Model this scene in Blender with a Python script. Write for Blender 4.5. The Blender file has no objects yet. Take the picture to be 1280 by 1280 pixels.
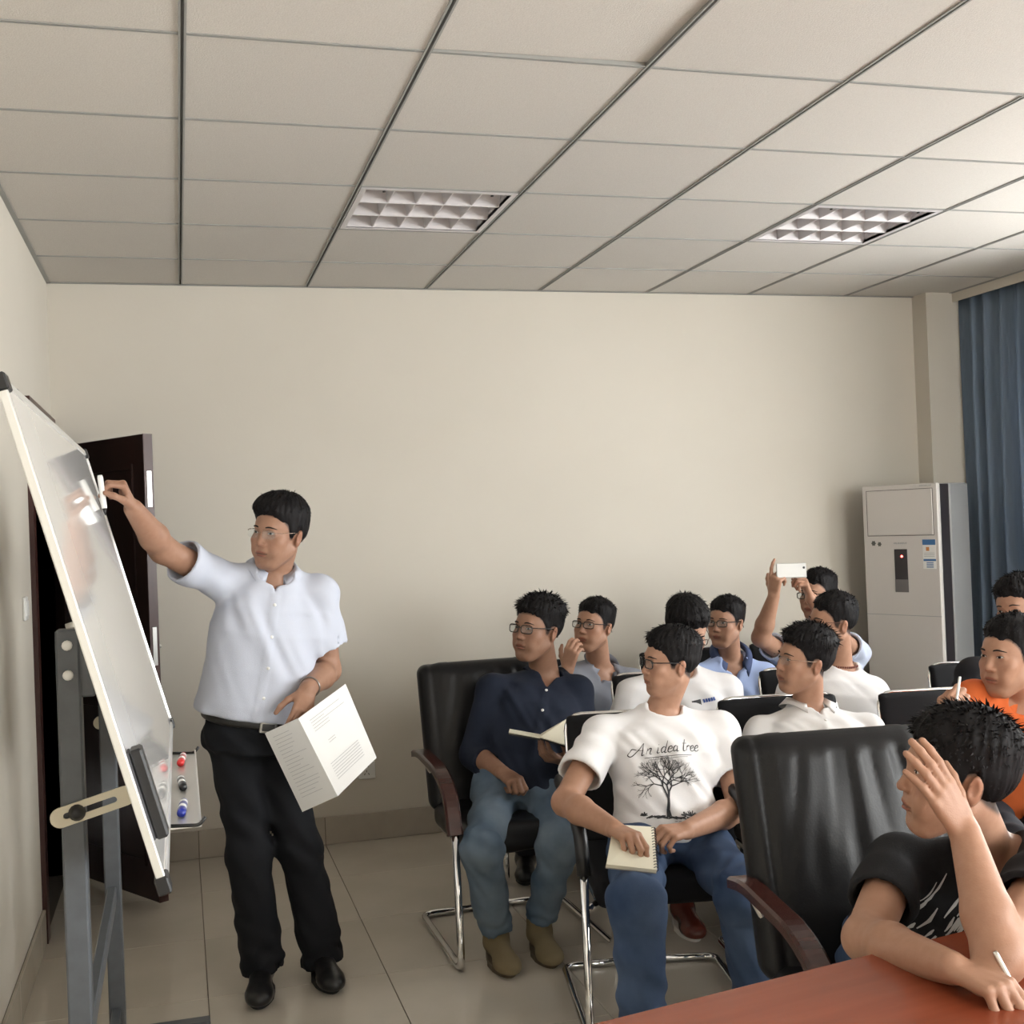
import bpy, bmesh, math, random
import numpy as np
from mathutils import Matrix, Vector
from mathutils.bvhtree import BVHTree

# ------------------------------------------------------------------ camera, sky, light, exposure
sc = bpy.context.scene
cam_d = bpy.data.cameras.new('camera'); cam_o = bpy.data.objects.new('camera', cam_d); sc.collection.objects.link(cam_o)
cam_d.sensor_width = 36.0; cam_d.lens = 41.577; cam_d.clip_start = .05
CAM_ROWS = [[0.961635, -0.271576, -0.038791], [0.034868, -0.019257, 0.999206], [0.272107, 0.962224, 0.009049]]
_r, _u, _f = CAM_ROWS
cam_o.matrix_world = Matrix(((_r[0], _u[0], -_f[0], 0), (_r[1], _u[1], -_f[1], 0), (_r[2], _u[2], -_f[2], 1.544), (0, 0, 0, 1)))
sc.camera = cam_o
wd = bpy.data.worlds.new('overcast_sky'); sc.world = wd; wd.use_nodes = True
wd.node_tree.nodes['Background'].inputs[0].default_value = (1.0, .975, .965, 1); wd.node_tree.nodes['Background'].inputs[1].default_value = 5.0
for (x, y, ln, rz) in ((4.72, -1.75, 1.7, 0), (4.72, .35, 1.7, 0), (4.72, 3.45, 1.4, 0), (4.72, 4.96, .68, 0), (3.1, -3.22, 1.6, -90)):      # the windows let the sky in
    l = bpy.data.lights.new('window_portal', 'AREA'); l.shape = 'RECTANGLE'; l.size = 1.6; l.size_y = ln; l.cycles.is_portal = True
    o = bpy.data.objects.new('window_portal', l); sc.collection.objects.link(o); o.location = (x, y, 1.66); o.rotation_euler = (0, math.radians(90), math.radians(rz))
vs_ = sc.view_settings; vs_.view_transform = 'Standard'; vs_.look = 'None'; vs_.gamma = 1.0; vs_.use_curve_mapping = False
vs_.exposure = 2.25
sc.cycles.use_denoising = True; sc.cycles.max_bounces = 8; sc.cycles.diffuse_bounces = 5; sc.cycles.glossy_bounces = 4; sc.cycles.transparent_max_bounces = 12
sc.cycles.sample_clamp_indirect = 8.0; sc.cycles.caustics_reflective = False; sc.cycles.caustics_refractive = False

# ------------------------------------------------------------------ helpers
V = lambda *a: np.array(a, float)
def nrm(v):
    v = np.asarray(v, float); return v / (np.linalg.norm(v) + 1e-12)
def frame(fwd, up):
    """columns: right-hand side x, forward y, up z"""
    y = nrm(fwd); x = nrm(np.cross(y, up)); z = np.cross(x, y)
    return np.stack([x, y, z], 1)
def rotz(v, deg):
    a = math.radians(deg); c, s = math.cos(a), math.sin(a)
    return V(c*v[0]-s*v[1], s*v[0]+c*v[1], v[2])

COL = bpy.context.scene.collection
def tag(o, label=None, cat=None, group=None, kind=None):
    if label: o['label'] = label
    if cat: o['category'] = cat
    if group: o['group'] = group
    if kind: o['kind'] = kind
    return o
def empty(name, loc=(0, 0, 0), rz=0.0):
    o = bpy.data.objects.new(name, None); COL.objects.link(o)
    o.location = loc; o.rotation_euler = (0, 0, rz); o.empty_display_size = .05
    return o
def link_mesh(name, me, mat, parent=None, smooth=False):
    if mat is not None:
        for m in (mat if isinstance(mat, (list, tuple)) else [mat]): me.materials.append(m)
    if smooth and len(me.polygons):
        me.polygons.foreach_set('use_smooth', [True]*len(me.polygons))
    o = bpy.data.objects.new(name, me); COL.objects.link(o)
    if parent is not None: o.parent = parent
    return o
def root_of(p):
    o = V(0, 0, 0)
    while p is not None:
        o = o + V(*p.location); p = p.parent
    return o
class MB:
    """collects simple solids; build() links them as one mesh object"""
    def __init__(s): s.v = []; s.f = []; s.sm = []
    def add(s, vs, fs, smooth=False):
        b = len(s.v); s.v += [tuple(map(float, p)) for p in vs]
        s.f += [tuple(b+i for i in f) for f in fs]; s.sm += [smooth]*len(fs); return s
    def box(s, lo, hi, R=None, c=None, bev=0.0):
        lo = V(*lo); hi = V(*hi)
        if bev > 0:
            b = min(bev, .49*float(min(hi-lo)))
            vs = []; idx = {}
            for sx in (0, 1):
                for sy in (0, 1):
                    for sz in (0, 1):
                        cn = V(hi[0] if sx else lo[0], hi[1] if sy else lo[1], hi[2] if sz else lo[2])
                        sg = V(1-2*sx, 1-2*sy, 1-2*sz)
                        for a in range(3):
                            q = cn + sg*b; q[a] = cn[a]
                            idx[(sx, sy, sz, a)] = len(vs); vs.append(q)
            fs = []
            for a in range(3):
                o = [k for k in range(3) if k != a]
                for sa in (0, 1):
                    cs = []
                    for (u, w) in ((0, 0), (1, 0), (1, 1), (0, 1)):
                        t = [0, 0, 0]; t[a] = sa; t[o[0]] = u; t[o[1]] = w
                        cs.append(idx[(*t, a)])
                    if (sa == 1) == (a == 1): cs = cs[::-1]
                    fs.append(cs)
            for a in range(3):           # edges parallel to a
                o = [k for k in range(3) if k != a]
                for u in (0, 1):
                    for w in (0, 1):
                        t0 = [0, 0, 0]; t1 = [0, 0, 0]
                        t0[o[0]] = t1[o[0]] = u; t0[o[1]] = t1[o[1]] = w; t1[a] = 1
                        q = [idx[(*t0, o[0])], idx[(*t1, o[0])], idx[(*t1, o[1])], idx[(*t0, o[1])]]
                        if (u == w) == (a == 1): q = q[::-1]
                        fs.append(q[::-1])
            for sx in (0, 1):
                for sy in (0, 1):
                    for sz in (0, 1):
                        q = [idx[(sx, sy, sz, a)] for a in range(3)]
                        if (sx+sy+sz) % 2 == 0: q = q[::-1]
                        fs.append(q)
        else:
            vs = [V(x, y, z) for z in (lo[2], hi[2]) for y in (lo[1], hi[1]) for x in (lo[0], hi[0])]
            fs = [(0, 2, 3, 1), (4, 5, 7, 6), (0, 1, 5, 4), (2, 6, 7, 3), (0, 4, 6, 2), (1, 3, 7, 5)]
        if R is not None: vs = [R @ p for p in vs]
        if c is not None: vs = [p + V(*c) for p in vs]
        return s.add(vs, fs)
    def tube(s, pts, r, n=8, closed=False, cap=True, flat=1.0, up=None):
        pts = [V(*p) for p in pts]; m = len(pts)
        rs = r if isinstance(r, (list, tuple, np.ndarray)) else [r]*m
        vs = []; prev = None
        for i, p in enumerate(pts):
            if closed: d = nrm(pts[(i+1) % m]-pts[i-1])
            else: d = nrm(pts[min(i+1, m-1)]-pts[max(i-1, 0)])
            if prev is None:
                a = V(0, 0, 1) if up is None else V(*up)
                if abs(d @ a) > .95: a = V(1, 0, 0)
                x = nrm(np.cross(a, d))
            else:
                x = nrm(prev - d*(prev @ d))
            prev = x; y = np.cross(d, x)
            for k in range(n):
                t = 2*math.pi*k/n
                vs.append(p + x*math.cos(t)*rs[i] + y*math.sin(t)*rs[i]*flat)
        fs = []
        for i in range(m if closed else m-1):
            j = (i+1) % m
            for k in range(n):
                l = (k+1) % n
                fs.append((i*n+k, i*n+l, j*n+l, j*n+k))
        if cap and not closed:
            fs.append(tuple(range(n))[::-1]); fs.append(tuple((m-1)*n+k for k in range(n)))
        return s.add(vs, fs, True)
    def lathe(s, prof, n=20, c=(0, 0, 0), R=None):
        """profile of (radius, height) about local z"""
        vs = []
        for (r, z) in prof:
            for k in range(n):
                t = 2*math.pi*k/n; vs.append(V(r*math.cos(t), r*math.sin(t), z))
        fs = []
        for i in range(len(prof)-1):
            for k in range(n):
                l = (k+1) % n; fs.append((i*n+k, i*n+l, (i+1)*n+l, (i+1)*n+k))
        fs.append(tuple(range(n))[::-1]); fs.append(tuple((len(prof)-1)*n+k for k in range(n)))
        if R is not None: vs = [R @ p for p in vs]
        return s.add([p+V(*c) for p in vs], fs, True)
    def prism(s, poly, lo, hi, axis=2):
        """extrudes a 2D outline along an axis"""
        n = len(poly); vs = []
        for h in (lo, hi):
            for (a, b) in poly:
                vs.append({2: V(a, b, h), 1: V(a, h, b), 0: V(h, a, b)}[axis])
        fs = [tuple(range(n))[::-1], tuple(range(n, 2*n))]
        for i in range(n):
            j = (i+1) % n; fs.append((i, j, n+j, n+i))
        return s.add(vs, fs)
    def grid(s, fn, nu, nv, smooth=True, closed_u=False):
        vs = [fn(i/(nu if closed_u else nu-1), j/(nv-1)) for j in range(nv) for i in range(nu)]
        fs = []
        for j in range(nv-1):
            for i in range(nu if closed_u else nu-1):
                k = (i+1) % nu
                fs.append((j*nu+i, j*nu+k, (j+1)*nu+k, (j+1)*nu+i))
        return s.add(vs, fs, smooth)
    def mesh(s, name, off=None):
        me = bpy.data.meshes.new(name)
        vs = s.v if off is None else [tuple(np.array(p)-off) for p in s.v]
        me.from_pydata(vs, [], s.f); me.update()
        me.polygons.foreach_set('use_smooth', s.sm)
        return me
    def build(s, name, mat, parent=None, world=False, fix=True):
        off = root_of(parent) if (world and parent is not None) else None
        me = s.mesh(name, off)
        if fix:
            bm = bmesh.new(); bm.from_mesh(me)
            bmesh.ops.recalc_face_normals(bm, faces=bm.faces); bm.to_mesh(me); bm.free()
        return link_mesh(name, me, mat, parent)
def bez(p, n=8):
    """Catmull-Rom through the points"""
    p = [V(*q) for q in p]; out = []
    q = [2*p[0]-p[1]] + p + [2*p[-1]-p[-2]]
    for i in range(1, len(q)-2):
        for k in range(n):
            t = k/n
            out.append(.5*((2*q[i]) + (-q[i-1]+q[i+1])*t + (2*q[i-1]-5*q[i]+4*q[i+1]-q[i+2])*t*t + (-q[i-1]+3*q[i]-3*q[i+1]+q[i+2])*t**3))
    out.append(p[-1]); return out
def fillet(p, r, n=5):
    """polyline with rounded corners"""
    p = [V(*q) for q in p]; out = [p[0]]
    for i in range(1, len(p)-1):
        a, b = p[i-1]-p[i], p[i+1]-p[i]
        d = min(r, .48*np.linalg.norm(a), .48*np.linalg.norm(b))
        A, B = p[i]+nrm(a)*d, p[i]+nrm(b)*d
        for k in range(n+1):
            t = k/n; out.append((1-t)**2*A+2*t*(1-t)*p[i]+t*t*B)
    out.append(p[-1]); return out
def copy_tree(o, parent=None):
    c = o.copy(); COL.objects.link(c); c.parent = parent
    for ch in list(o.children): copy_tree(ch, c)
    return c

# ------------------------------------------------------------------ signed-distance modelling
def smin(a, b, k):
    if k <= 0: return np.minimum(a, b)
    h = np.clip(.5+.5*(b-a)/k, 0, 1); return b*(1-h)+a*h-k*h*(1-h)
def smax(a, b, k): return -smin(-a, -b, k)
def d_cone(P, a, b, ra, rb):
    ba = b-a; L = float(ba @ ba); pa = P-a; t = np.clip((pa @ ba)/max(L, 1e-12), 0, 1)
    q = pa-t[:, None]*ba
    return np.sqrt(np.einsum('ij,ij->i', q, q))-(ra+(rb-ra)*t)
def d_ell(P, c, r, R=None):
    q = P-c
    if R is not None: q = q @ R
    k = np.sqrt(((q/r)**2).sum(1)); k1 = np.sqrt(((q/(r*r))**2).sum(1))+1e-9
    return k*(k-1)/k1
def _hash(i, j, k, seed):
    n = (i*374761393+j*668265263+k*2147483647+seed*144269) & 0xffffffff
    n = ((n ^ (n >> 13))*1274126177) & 0xffffffff
    return ((n ^ (n >> 16)) & 0xffff)/65535.0
def noise(Q, seed=0):
    """value noise, -1..1"""
    f = np.floor(Q).astype(np.int64); u = Q-f; u = u*u*(3-2*u); r = 0
    for dx in (0, 1):
        for dy in (0, 1):
            for dz in (0, 1):
                w = (u[:, 0] if dx else 1-u[:, 0])*(u[:, 1] if dy else 1-u[:, 1])*(u[:, 2] if dz else 1-u[:, 2])
                r = r+w*_hash(f[:, 0]+dx, f[:, 1]+dy, f[:, 2]+dz, seed)
    return r*2-1
class SDF:
    """ops applied in order: u union, s subtract, i intersect, w add a displacement"""
    def __init__(s): s.ops = []
    def op(s, fn, lo, hi, k=.01, mode='u'):
        lo = np.array(lo, float); hi = np.array(hi, float)
        s.ops.append((fn, (lo+hi)/2, np.linalg.norm(hi-lo)/2, k, mode, lo, hi)); return s
    def cone(s, a, b, ra, rb, k=.01, mode='u'):
        a = V(*a); b = V(*b); a_, b_ = a.astype(np.float32), b.astype(np.float32); ra, rb = float(ra), float(rb)
        return s.op(lambda P: d_cone(P, a_, b_, ra, rb), np.minimum(a-ra, b-rb), np.maximum(a+ra, b+rb), k, mode)
    def ball(s, c, r, k=.01, mode='u'): return s.cone(c, V(*c)+V(0, 0, 1e-4), r, r, k, mode)
    def ell(s, c, r, R=None, k=.01, mode='u'):
        c = V(*c); r = V(*r); m = max(r)
        if R is None: lo, hi = c-r, c+r
        else: e = np.abs(R) @ r; lo, hi = c-e, c+e
        c_, r_, R_ = c.astype(np.float32), r.astype(np.float32), None if R is None else np.asarray(R, np.float32)
        return s.op(lambda P: d_ell(P, c_, r_, R_), lo, hi, k, mode)
    def plane(s, p, n, k=0.0):
        """keep the side the normal points away from"""
        p = V(*p); n = nrm(n); return s.op(lambda P: (P-p) @ n, p-9, p+9, k, 'i')
    def wave(s, fn): return s.op(fn, V(-9, -9, -9), V(9, 9, 9), 0, 'w')
    def ev(s, P, c=None, rad=0.0):
        d = np.full(len(P), 1.0, P.dtype)
        for (fn, bc, br, k, mode, lo, hi) in s.ops:
            if c is not None and mode in 'us' and math.dist(c, bc)-br-rad > .015+k: continue
            e = fn(P)
            if mode == 'u': d = smin(d, e, k)
            elif mode == 's': d = smax(d, -e, k)
            elif mode == 'i': d = smax(d, e, k)
            else: d = d+e
        return d
    def mesh(s, h, B=12):
        us = [o for o in s.ops if o[4] == 'u']
        lo = np.min([o[5] for o in us], 0)-3*h-.012; hi = np.max([o[6] for o in us], 0)+3*h+.012
        nb = np.ceil((hi-lo)/(h*B)).astype(int); n = nb*B+1
        D = np.ones(n, np.float32)
        g = np.stack(np.meshgrid(*[np.arange(B+1)]*3, indexing='ij'), -1).reshape(-1, 3)*h
        rad = h*B*.5*math.sqrt(3)
        ii = np.stack(np.meshgrid(*[np.arange(k) for k in nb], indexing='ij'), -1).reshape(-1, 3)
        cs = lo+(ii+.5)*B*h
        dc = s.ev(cs)
        for q, c, d0 in zip(ii, cs, dc):
            sl = tuple(slice(k*B, k*B+B+1) for k in q)
            if abs(d0) > rad*1.2+.012:
                if d0 < 0: D[sl] = -1
                continue
            D[sl] = s.ev((lo+q*B*h+g).astype(np.float32), c, rad).reshape(B+1, B+1, B+1)
        return surface_net(D, lo, h)
def surface_net(D, lo, h):
    S = D < 0
    cnt = None
    for dx in (0, 1):
        for dy in (0, 1):
            for dz in (0, 1):
                w = S[dx:D.shape[0]-1+dx, dy:D.shape[1]-1+dy, dz:D.shape[2]-1+dz]
                cnt = w.astype(np.uint8) if cnt is None else cnt+w
    act = (cnt > 0) & (cnt < 8); C = np.argwhere(act)
    idx = np.full(act.shape, -1, np.int32); idx[act] = np.arange(len(C))
    acc = np.zeros((len(C), 3)); num = np.zeros(len(C))
    cor = [(a, b, c) for a in (0, 1) for b in (0, 1) for c in (0, 1)]
    val = {c: D[C[:, 0]+c[0], C[:, 1]+c[1], C[:, 2]+c[2]].astype(float) for c in cor}
    for a in cor:
        for ax in range(3):
            if a[ax]: continue
            b = list(a); b[ax] = 1; b = tuple(b)
            va, vb = val[a], val[b]; m = (va < 0) != (vb < 0)
            t = np.where(m, va/np.where(np.abs(va-vb) < 1e-12, 1, va-vb), 0)
            p = np.tile(np.array(a, float), (len(C), 1)); p[:, ax] += t
            acc += p*m[:, None]; num += m
    vs = lo+(C+acc/num[:, None])*h
    fs = []
    for ax in range(3):
        o = [k for k in range(3) if k != ax]
        sl0 = [slice(1, -1)]*3; sl0[ax] = slice(0, -1); sl1 = list(sl0); sl1[ax] = slice(1, None)
        A = S[tuple(sl0)]; Bm = S[tuple(sl1)]
        E = np.argwhere(A != Bm)
        sg = A[tuple(E.T)]
        E = E + np.array([1 if k != ax else 0 for k in range(3)])
        q = []
        for (u, w) in ((0, 0), (1, 0), (1, 1), (0, 1)):
            c = E.copy(); c[:, o[0]] -= u; c[:, o[1]] -= w
            q.append(idx[tuple(c.T)])
        q = np.stack(q, 1)
        fl = sg if ax != 1 else ~sg
        q[~fl] = q[~fl][:, ::-1]
        fs.append(q)
    fs = np.concatenate(fs); fs = fs[(fs >= 0).all(1)]
    return vs, fs
def mesh_from(vs, fs, name):
    me = bpy.data.meshes.new(name)
    me.vertices.add(len(vs)); me.vertices.foreach_set('co', np.asarray(vs, np.float32).ravel())
    me.loops.add(len(fs)*4); me.loops.foreach_set('vertex_index', np.asarray(fs, np.int32).ravel())
    me.polygons.add(len(fs)); me.polygons.foreach_set('loop_start', np.arange(0, len(fs)*4, 4, dtype=np.int32))
    me.polygons.foreach_set('loop_total', np.full(len(fs), 4, np.int32))
    me.polygons.foreach_set('use_smooth', np.ones(len(fs), bool))
    me.update(calc_edges=True); return me
def sdf_obj(name, S, h, mat, parent, color=None, relax=0):
    vs, fs = S.mesh(h) if isinstance(S, SDF) else S
    for _ in range(relax):
        acc = np.zeros_like(vs); n = np.zeros(len(vs))
        for a, b in ((0, 1), (1, 2), (2, 3), (3, 0)):
            np.add.at(acc, fs[:, a], vs[fs[:, b]]); np.add.at(acc, fs[:, b], vs[fs[:, a]])
            np.add.at(n, fs[:, a], 1); np.add.at(n, fs[:, b], 1)
        vs = .5*vs+.5*acc/np.maximum(n, 1)[:, None]
    me = mesh_from(vs-root_of(parent), fs, name)
    if color is not None:
        c = np.ones((len(vs), 4), np.float32); c[:, :3] = color(vs)
        at = me.color_attributes.new('Tint', 'FLOAT_COLOR', 'POINT'); at.data.foreach_set('color', c.ravel())
    o = link_mesh(name, me, mat, parent); return o

# ------------------------------------------------------------------ materials
def mat(name, color, rough=.5, metal=0.0, spec=None, bump=None, var=None, attr=False, rnd=0.0, coat=0.0, trans=None, sheen=0.0, emit=None):
    """bump = (noise scale, strength, detail, stretch xyz); var = (noise scale, second colour, stretch)"""
    m = bpy.data.materials.new(name); m.use_nodes = True; nt = m.node_tree; N = nt.nodes; L = nt.links
    b = N['Principled BSDF']; b.inputs['Base Color'].default_value = (*color, 1)
    b.inputs['Roughness'].default_value = rough; b.inputs['Metallic'].default_value = metal
    if spec is not None: b.inputs['Specular IOR Level'].default_value = spec
    if coat: b.inputs['Coat Weight'].default_value = coat; b.inputs['Coat Roughness'].default_value = .08
    if sheen: b.inputs['Sheen Weight'].default_value = sheen
    if emit: b.inputs['Emission Color'].default_value = (*emit[0], 1); b.inputs['Emission Strength'].default_value = emit[1]
    tc = N.new('ShaderNodeTexCoord')
    src = None
    if attr:
        a = N.new('ShaderNodeAttribute'); a.attribute_name = 'Tint'; src = a.outputs['Color']
    if var:
        mp = N.new('ShaderNodeMapping'); mp.inputs['Scale'].default_value = var[2] if len(var) > 2 else (1, 1, 1)
        L.new(tc.outputs['Object'], mp.inputs[0])
        n = N.new('ShaderNodeTexNoise'); n.inputs['Scale'].default_value = var[0]; n.inputs['Detail'].default_value = 4
        L.new(mp.outputs[0], n.inputs['Vector'])
        r = N.new('ShaderNodeMapRange'); r.inputs['From Min'].default_value = .35; r.inputs['From Max'].default_value = .65
        L.new(n.outputs['Fac'], r.inputs[0])
        mx = N.new('ShaderNodeMix'); mx.data_type = 'RGBA'
        if src is not None:
            mx.blend_type = 'MULTIPLY'; L.new(src, mx.inputs[6]); mx.inputs[7].default_value = (*var[1], 1)
        else:
            mx.inputs[6].default_value = (*color, 1); mx.inputs[7].default_value = (*var[1], 1)
        L.new(r.outputs[0], mx.inputs[0]); src = mx.outputs[2]
    if rnd:
        oi = N.new('ShaderNodeObjectInfo'); r = N.new('ShaderNodeMapRange'); r.inputs['To Min'].default_value = 1-rnd; r.inputs['To Max'].default_value = 1+rnd*.3
        L.new(oi.outputs['Random'], r.inputs[0])
        hs = N.new('ShaderNodeHueSaturation'); L.new(r.outputs[0], hs.inputs['Value'])
        if src is not None: L.new(src, hs.inputs['Color'])
        else: hs.inputs['Color'].default_value = (*color, 1)
        src = hs.outputs[0]
    if src is not None: L.new(src, b.inputs['Base Color'])
    if bump:
        mp = N.new('ShaderNodeMapping'); mp.inputs['Scale'].default_value = bump[3] if len(bump) > 3 else (1, 1, 1)
        L.new(tc.outputs['Object'], mp.inputs[0])
        n = N.new('ShaderNodeTexNoise'); n.inputs['Scale'].default_value = bump[0]; n.inputs['Detail'].default_value = bump[2]
        L.new(mp.outputs[0], n.inputs['Vector'])
        bp = N.new('ShaderNodeBump'); bp.inputs['Strength'].default_value = bump[1]; bp.inputs['Distance'].default_value = .01
        L.new(n.outputs['Fac'], bp.inputs['Height']); L.new(bp.outputs[0], b.inputs['Normal'])
    if trans:                                                       # light that passes through thin cloth or glass
        out = N['Material Output']
        t = N.new('ShaderNodeBsdfTranslucent' if trans[0] == 'cloth' else 'ShaderNodeBsdfTransparent')
        t.inputs[0].default_value = (*trans[1], 1); ms = N.new('ShaderNodeMixShader'); ms.inputs[0].default_value = trans[2]
        L.new(b.outputs[0], ms.inputs[1]); L.new(t.outputs[0], ms.inputs[2]); L.new(ms.outputs[0], out.inputs[0])
    return m
M_ = {}
M_['wall'] = mat('wall_paint', (.625, .585, .515), .85, bump=(60, .03, 3), var=(1.3, (.60, .56, .49)))
M_['ceil'] = mat('ceiling_board', (.62, .59, .55), .9, bump=(220, .12, 2), var=(260, (.565, .535, .495)), rnd=.05)
M_['tee'] = mat('tee_paint', (.30, .30, .285), .6)
M_['deck'] = mat('dark_void', (.02, .02, .02), .9)
M_['tile'] = mat('polished_floor_tile', (.60, .55, .475), .10, spec=.5, var=(3.2, (.555, .51, .435)), rnd=.06)
M_['grout'] = mat('grout', (.13, .11, .09), .9)
M_['skirt'] = mat('skirting_tile', (.47, .425, .36), .25, var=(6, (.43, .385, .325)), rnd=.05)
M_['doorwood'] = mat('dark_door_wood', (.030, .013, .011), .32, var=(9, (.020, .009, .008), (1, 1, .12)), bump=(40, .04, 3, (1, 1, .1)))
M_['doorframe'] = mat('red_brown_wood', (.062, .022, .018), .35, var=(12, (.042, .015, .013), (1, 1, .12)))
M_['steel'] = mat('brushed_steel', (.70, .70, .68), .28, 1.0)
M_['chrome'] = mat('chrome', (.82, .82, .82), .10, 1.0)
M_['white'] = mat('white_plastic', (.78, .78, .76), .35)
M_['louvre'] = mat('louvre_white', (.58, .555, .565), .35)
M_['board'] = mat('whiteboard_enamel', (.86, .85, .83), .06, spec=.6, coat=.3)
M_['alu'] = mat('aluminium', (.78, .78, .76), .3, .6)
M_['blackpl'] = mat('black_plastic', (.012, .012, .013), .4)
M_['post'] = mat('grey_steel_paint', (.095, .105, .12), .35, var=(30, (.080, .088, .10)))
M_['beigepl'] = mat('beige_metal', (.62, .57, .45), .4)
M_['leather'] = mat('black_leather', (.007, .007, .008), .40, spec=.30, bump=(190, .05, 3))
M_['mesh'] = mat('black_fabric', (.009, .009, .011), .75, spec=.25, bump=(500, .2, 2))
M_['redwood'] = mat('red_brown_arm', (.055, .016, .012), .25, var=(14, (.035, .010, .008), (.3, 2, 2)))
M_['table'] = mat('red_table_lacquer', (.27, .062, .028), .22, spec=.5, var=(5, (.21, .045, .020), (.25, 3, 3)))
M_['curtain'] = mat('blue_curtain', (.20, .265, .355), .8, var=(90, (.18, .24, .325), (1, 1, .05)), trans=('cloth', (.13, .19, .28), .22))
M_['glass'] = mat('window_glass', (.9, .95, .95), .02, trans=('glass', (.96, .98, .98), .92))
M_['lens'] = mat('spectacle_lens', (.6, .65, .65), .03, trans=('glass', (.97, .98, .98), .93))
M_['acwhite'] = mat('ac_panel', (.62, .59, .565), .35)
M_['acgrey'] = mat('ac_side', (.34, .35, .36), .5)
M_['acdark'] = mat('ac_dark', (.035, .030, .034), .3)
M_['paper'] = mat('paper', (.83, .83, .82), .8)
M_['cream'] = mat('cream_paper', (.78, .74, .60), .8)
M_['ink'] = mat('ink', (.03, .03, .035), .7)
M_['hair'] = mat('black_hair', (.0075, .0065, .007), .62, spec=.16)
M_['skin'] = mat('skin', (1, 1, 1), .5, spec=.35, attr=True, var=(55, (.93, .90, .88)), bump=(350, .06, 2))
M_['sclera'] = mat('eye_white', (.55, .52, .49), .25)
M_['iris'] = mat('dark_iris', (.014, .009, .007), .15)
M_['led'] = mat('red_led', (.8, .02, .02), .4, emit=((1, .05, .04), 5))

# ------------------------------------------------------------------ the room
XL, XR, YB, YF, ZC = -.55, 4.50, 5.872, -3.0, 2.745
GX, GY = .051, 5.319                                                # a crossing of the ceiling grid
def struct(name, mb, m, parent=None):
    o = mb.build(name, m, parent)
    if parent is None: o['kind'] = 'structure'
    return o
def cuts(lo, hi, ref, st):
    k = math.ceil((lo-ref)/st-1e-6); a = [lo]
    while ref+k*st < hi-.004:
        if ref+k*st > lo+.004: a.append(ref+k*st)
        k += 1
    return a+[hi]
floor = struct('floor', MB().box((XL-.2, YF-.2, -.10), (XR+.2, YB+.2, -.004)), M_['grout'])
fx, fy = cuts(XL, XR, .043, .6), cuts(YF, YB, 4.097, .6)
_tm = {}
def piece(name, w, d, h, bev, m, parent, loc):
    key = (name, round(w, 3), round(d, 3), h)
    if key not in _tm:
        me = MB().box((-w/2, -d/2, -h), (w/2, d/2, 0), bev=bev).mesh(name)
        bm = bmesh.new(); bm.from_mesh(me); bmesh.ops.recalc_face_normals(bm, faces=bm.faces); bm.to_mesh(me); bm.free()
        me.materials.append(m); _tm[key] = me
    o = bpy.data.objects.new(name, _tm[key]); COL.objects.link(o); o.parent = parent; o.location = loc; return o
for i in range(len(fx)-1):
    for j in range(len(fy)-1):
        piece('floor_tile', fx[i+1]-fx[i]-.0026, fy[j+1]-fy[j]-.0026, .012, .0012, M_['tile'], floor, ((fx[i]+fx[i+1])/2, (fy[j]+fy[j+1])/2, 0))
# walls
struct('wall_back', MB().box((XL-.2, YB, -.1), (XR+.2, YB+.2, 3.0)), M_['wall'])
D0, D1, DT = 4.95, 5.845, 2.03                                      # door opening in the left wall
w = MB(); w.box((XL-.12, YF, 0), (XL, D0, 3.0)); w.box((XL-.12, D0, DT), (XL, YB, 3.0)); w.box((XL-.12, D1, 0), (XL, YB, DT))
struct('wall_left', w, M_['wall'])
WINF = [(2.3, 3.9)]
w = MB(); w.box((XL-.2, YF-.2, -.1), (XR+.2, YF, .86)); w.box((XL-.2, YF-.2, 2.46), (XR+.2, YF, 3.0))
for a, b in ((XL-.2, 2.3), (3.9, XR+.2)): w.box((a, YF-.2, .86), (b, YF, 2.46))
struct('wall_front', w, M_['wall'])
WIN = [(-2.6, -.9), (-.5, 1.2), (2.75, 4.15), (4.62, 5.30)]; WZ0, WZ1 = .86, 2.46
w = MB(); w.box((XR, YF, -.1), (XR+.2, YB, WZ0)); w.box((XR, YF, WZ1), (XR+.2, YB, 3.0))
ys = [YF]+[q for a in WIN for q in a]+[YB]
for k in range(0, len(ys), 2): w.box((XR, ys[k], WZ0), (XR+.2, ys[k+1], WZ1))
struct('wall_right', w, M_['wall'])
struct('wall_column', MB().box((4.087, 5.741, 0), (XR, YB, ZC+.01)), M_['wall'])
struct('trim_1', MB().box((4.258, YF, 2.695), (4.270, 5.741, ZC+.02)), M_['wall'])           # fascia of the curtain recess
for n, (a, b) in enumerate(WIN+WINF):
    r = empty('window_%d' % (n+1), (XR+.1, (a+b)/2, WZ0) if n < len(WIN) else ((a+b)/2, YF-.1, WZ0), 0 if n < len(WIN) else -math.pi/2); r['kind'] = 'structure'
    hw, hh = (b-a)/2, WZ1-WZ0
    f = MB(); t = .05
    f.box((-.03, -hw, 0), (.03, hw, t)); f.box((-.03, -hw, hh-t), (.03, hw, hh)); f.box((-.03, -hw, t), (.03, -hw+t, hh-t)); f.box((-.03, hw-t, t), (.03, hw, hh-t)); f.box((-.03, -.025, t), (.03, .025, hh-t))
    f.build('window_frame', M_['white'], r)
    for s in (-1, 1):
        y0, y1 = (.025, hw-t) if s > 0 else (-hw+t, -.025)
        MB().box((-.004, y0, t), (.004, y1, hh-t)).build('window_pane', M_['glass'], r)
    MB().box((-.16, -hw-.03, -.03), (-.03, hw+.03, 0), bev=.004).build('window_sill', M_['skirt'], r)
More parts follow.
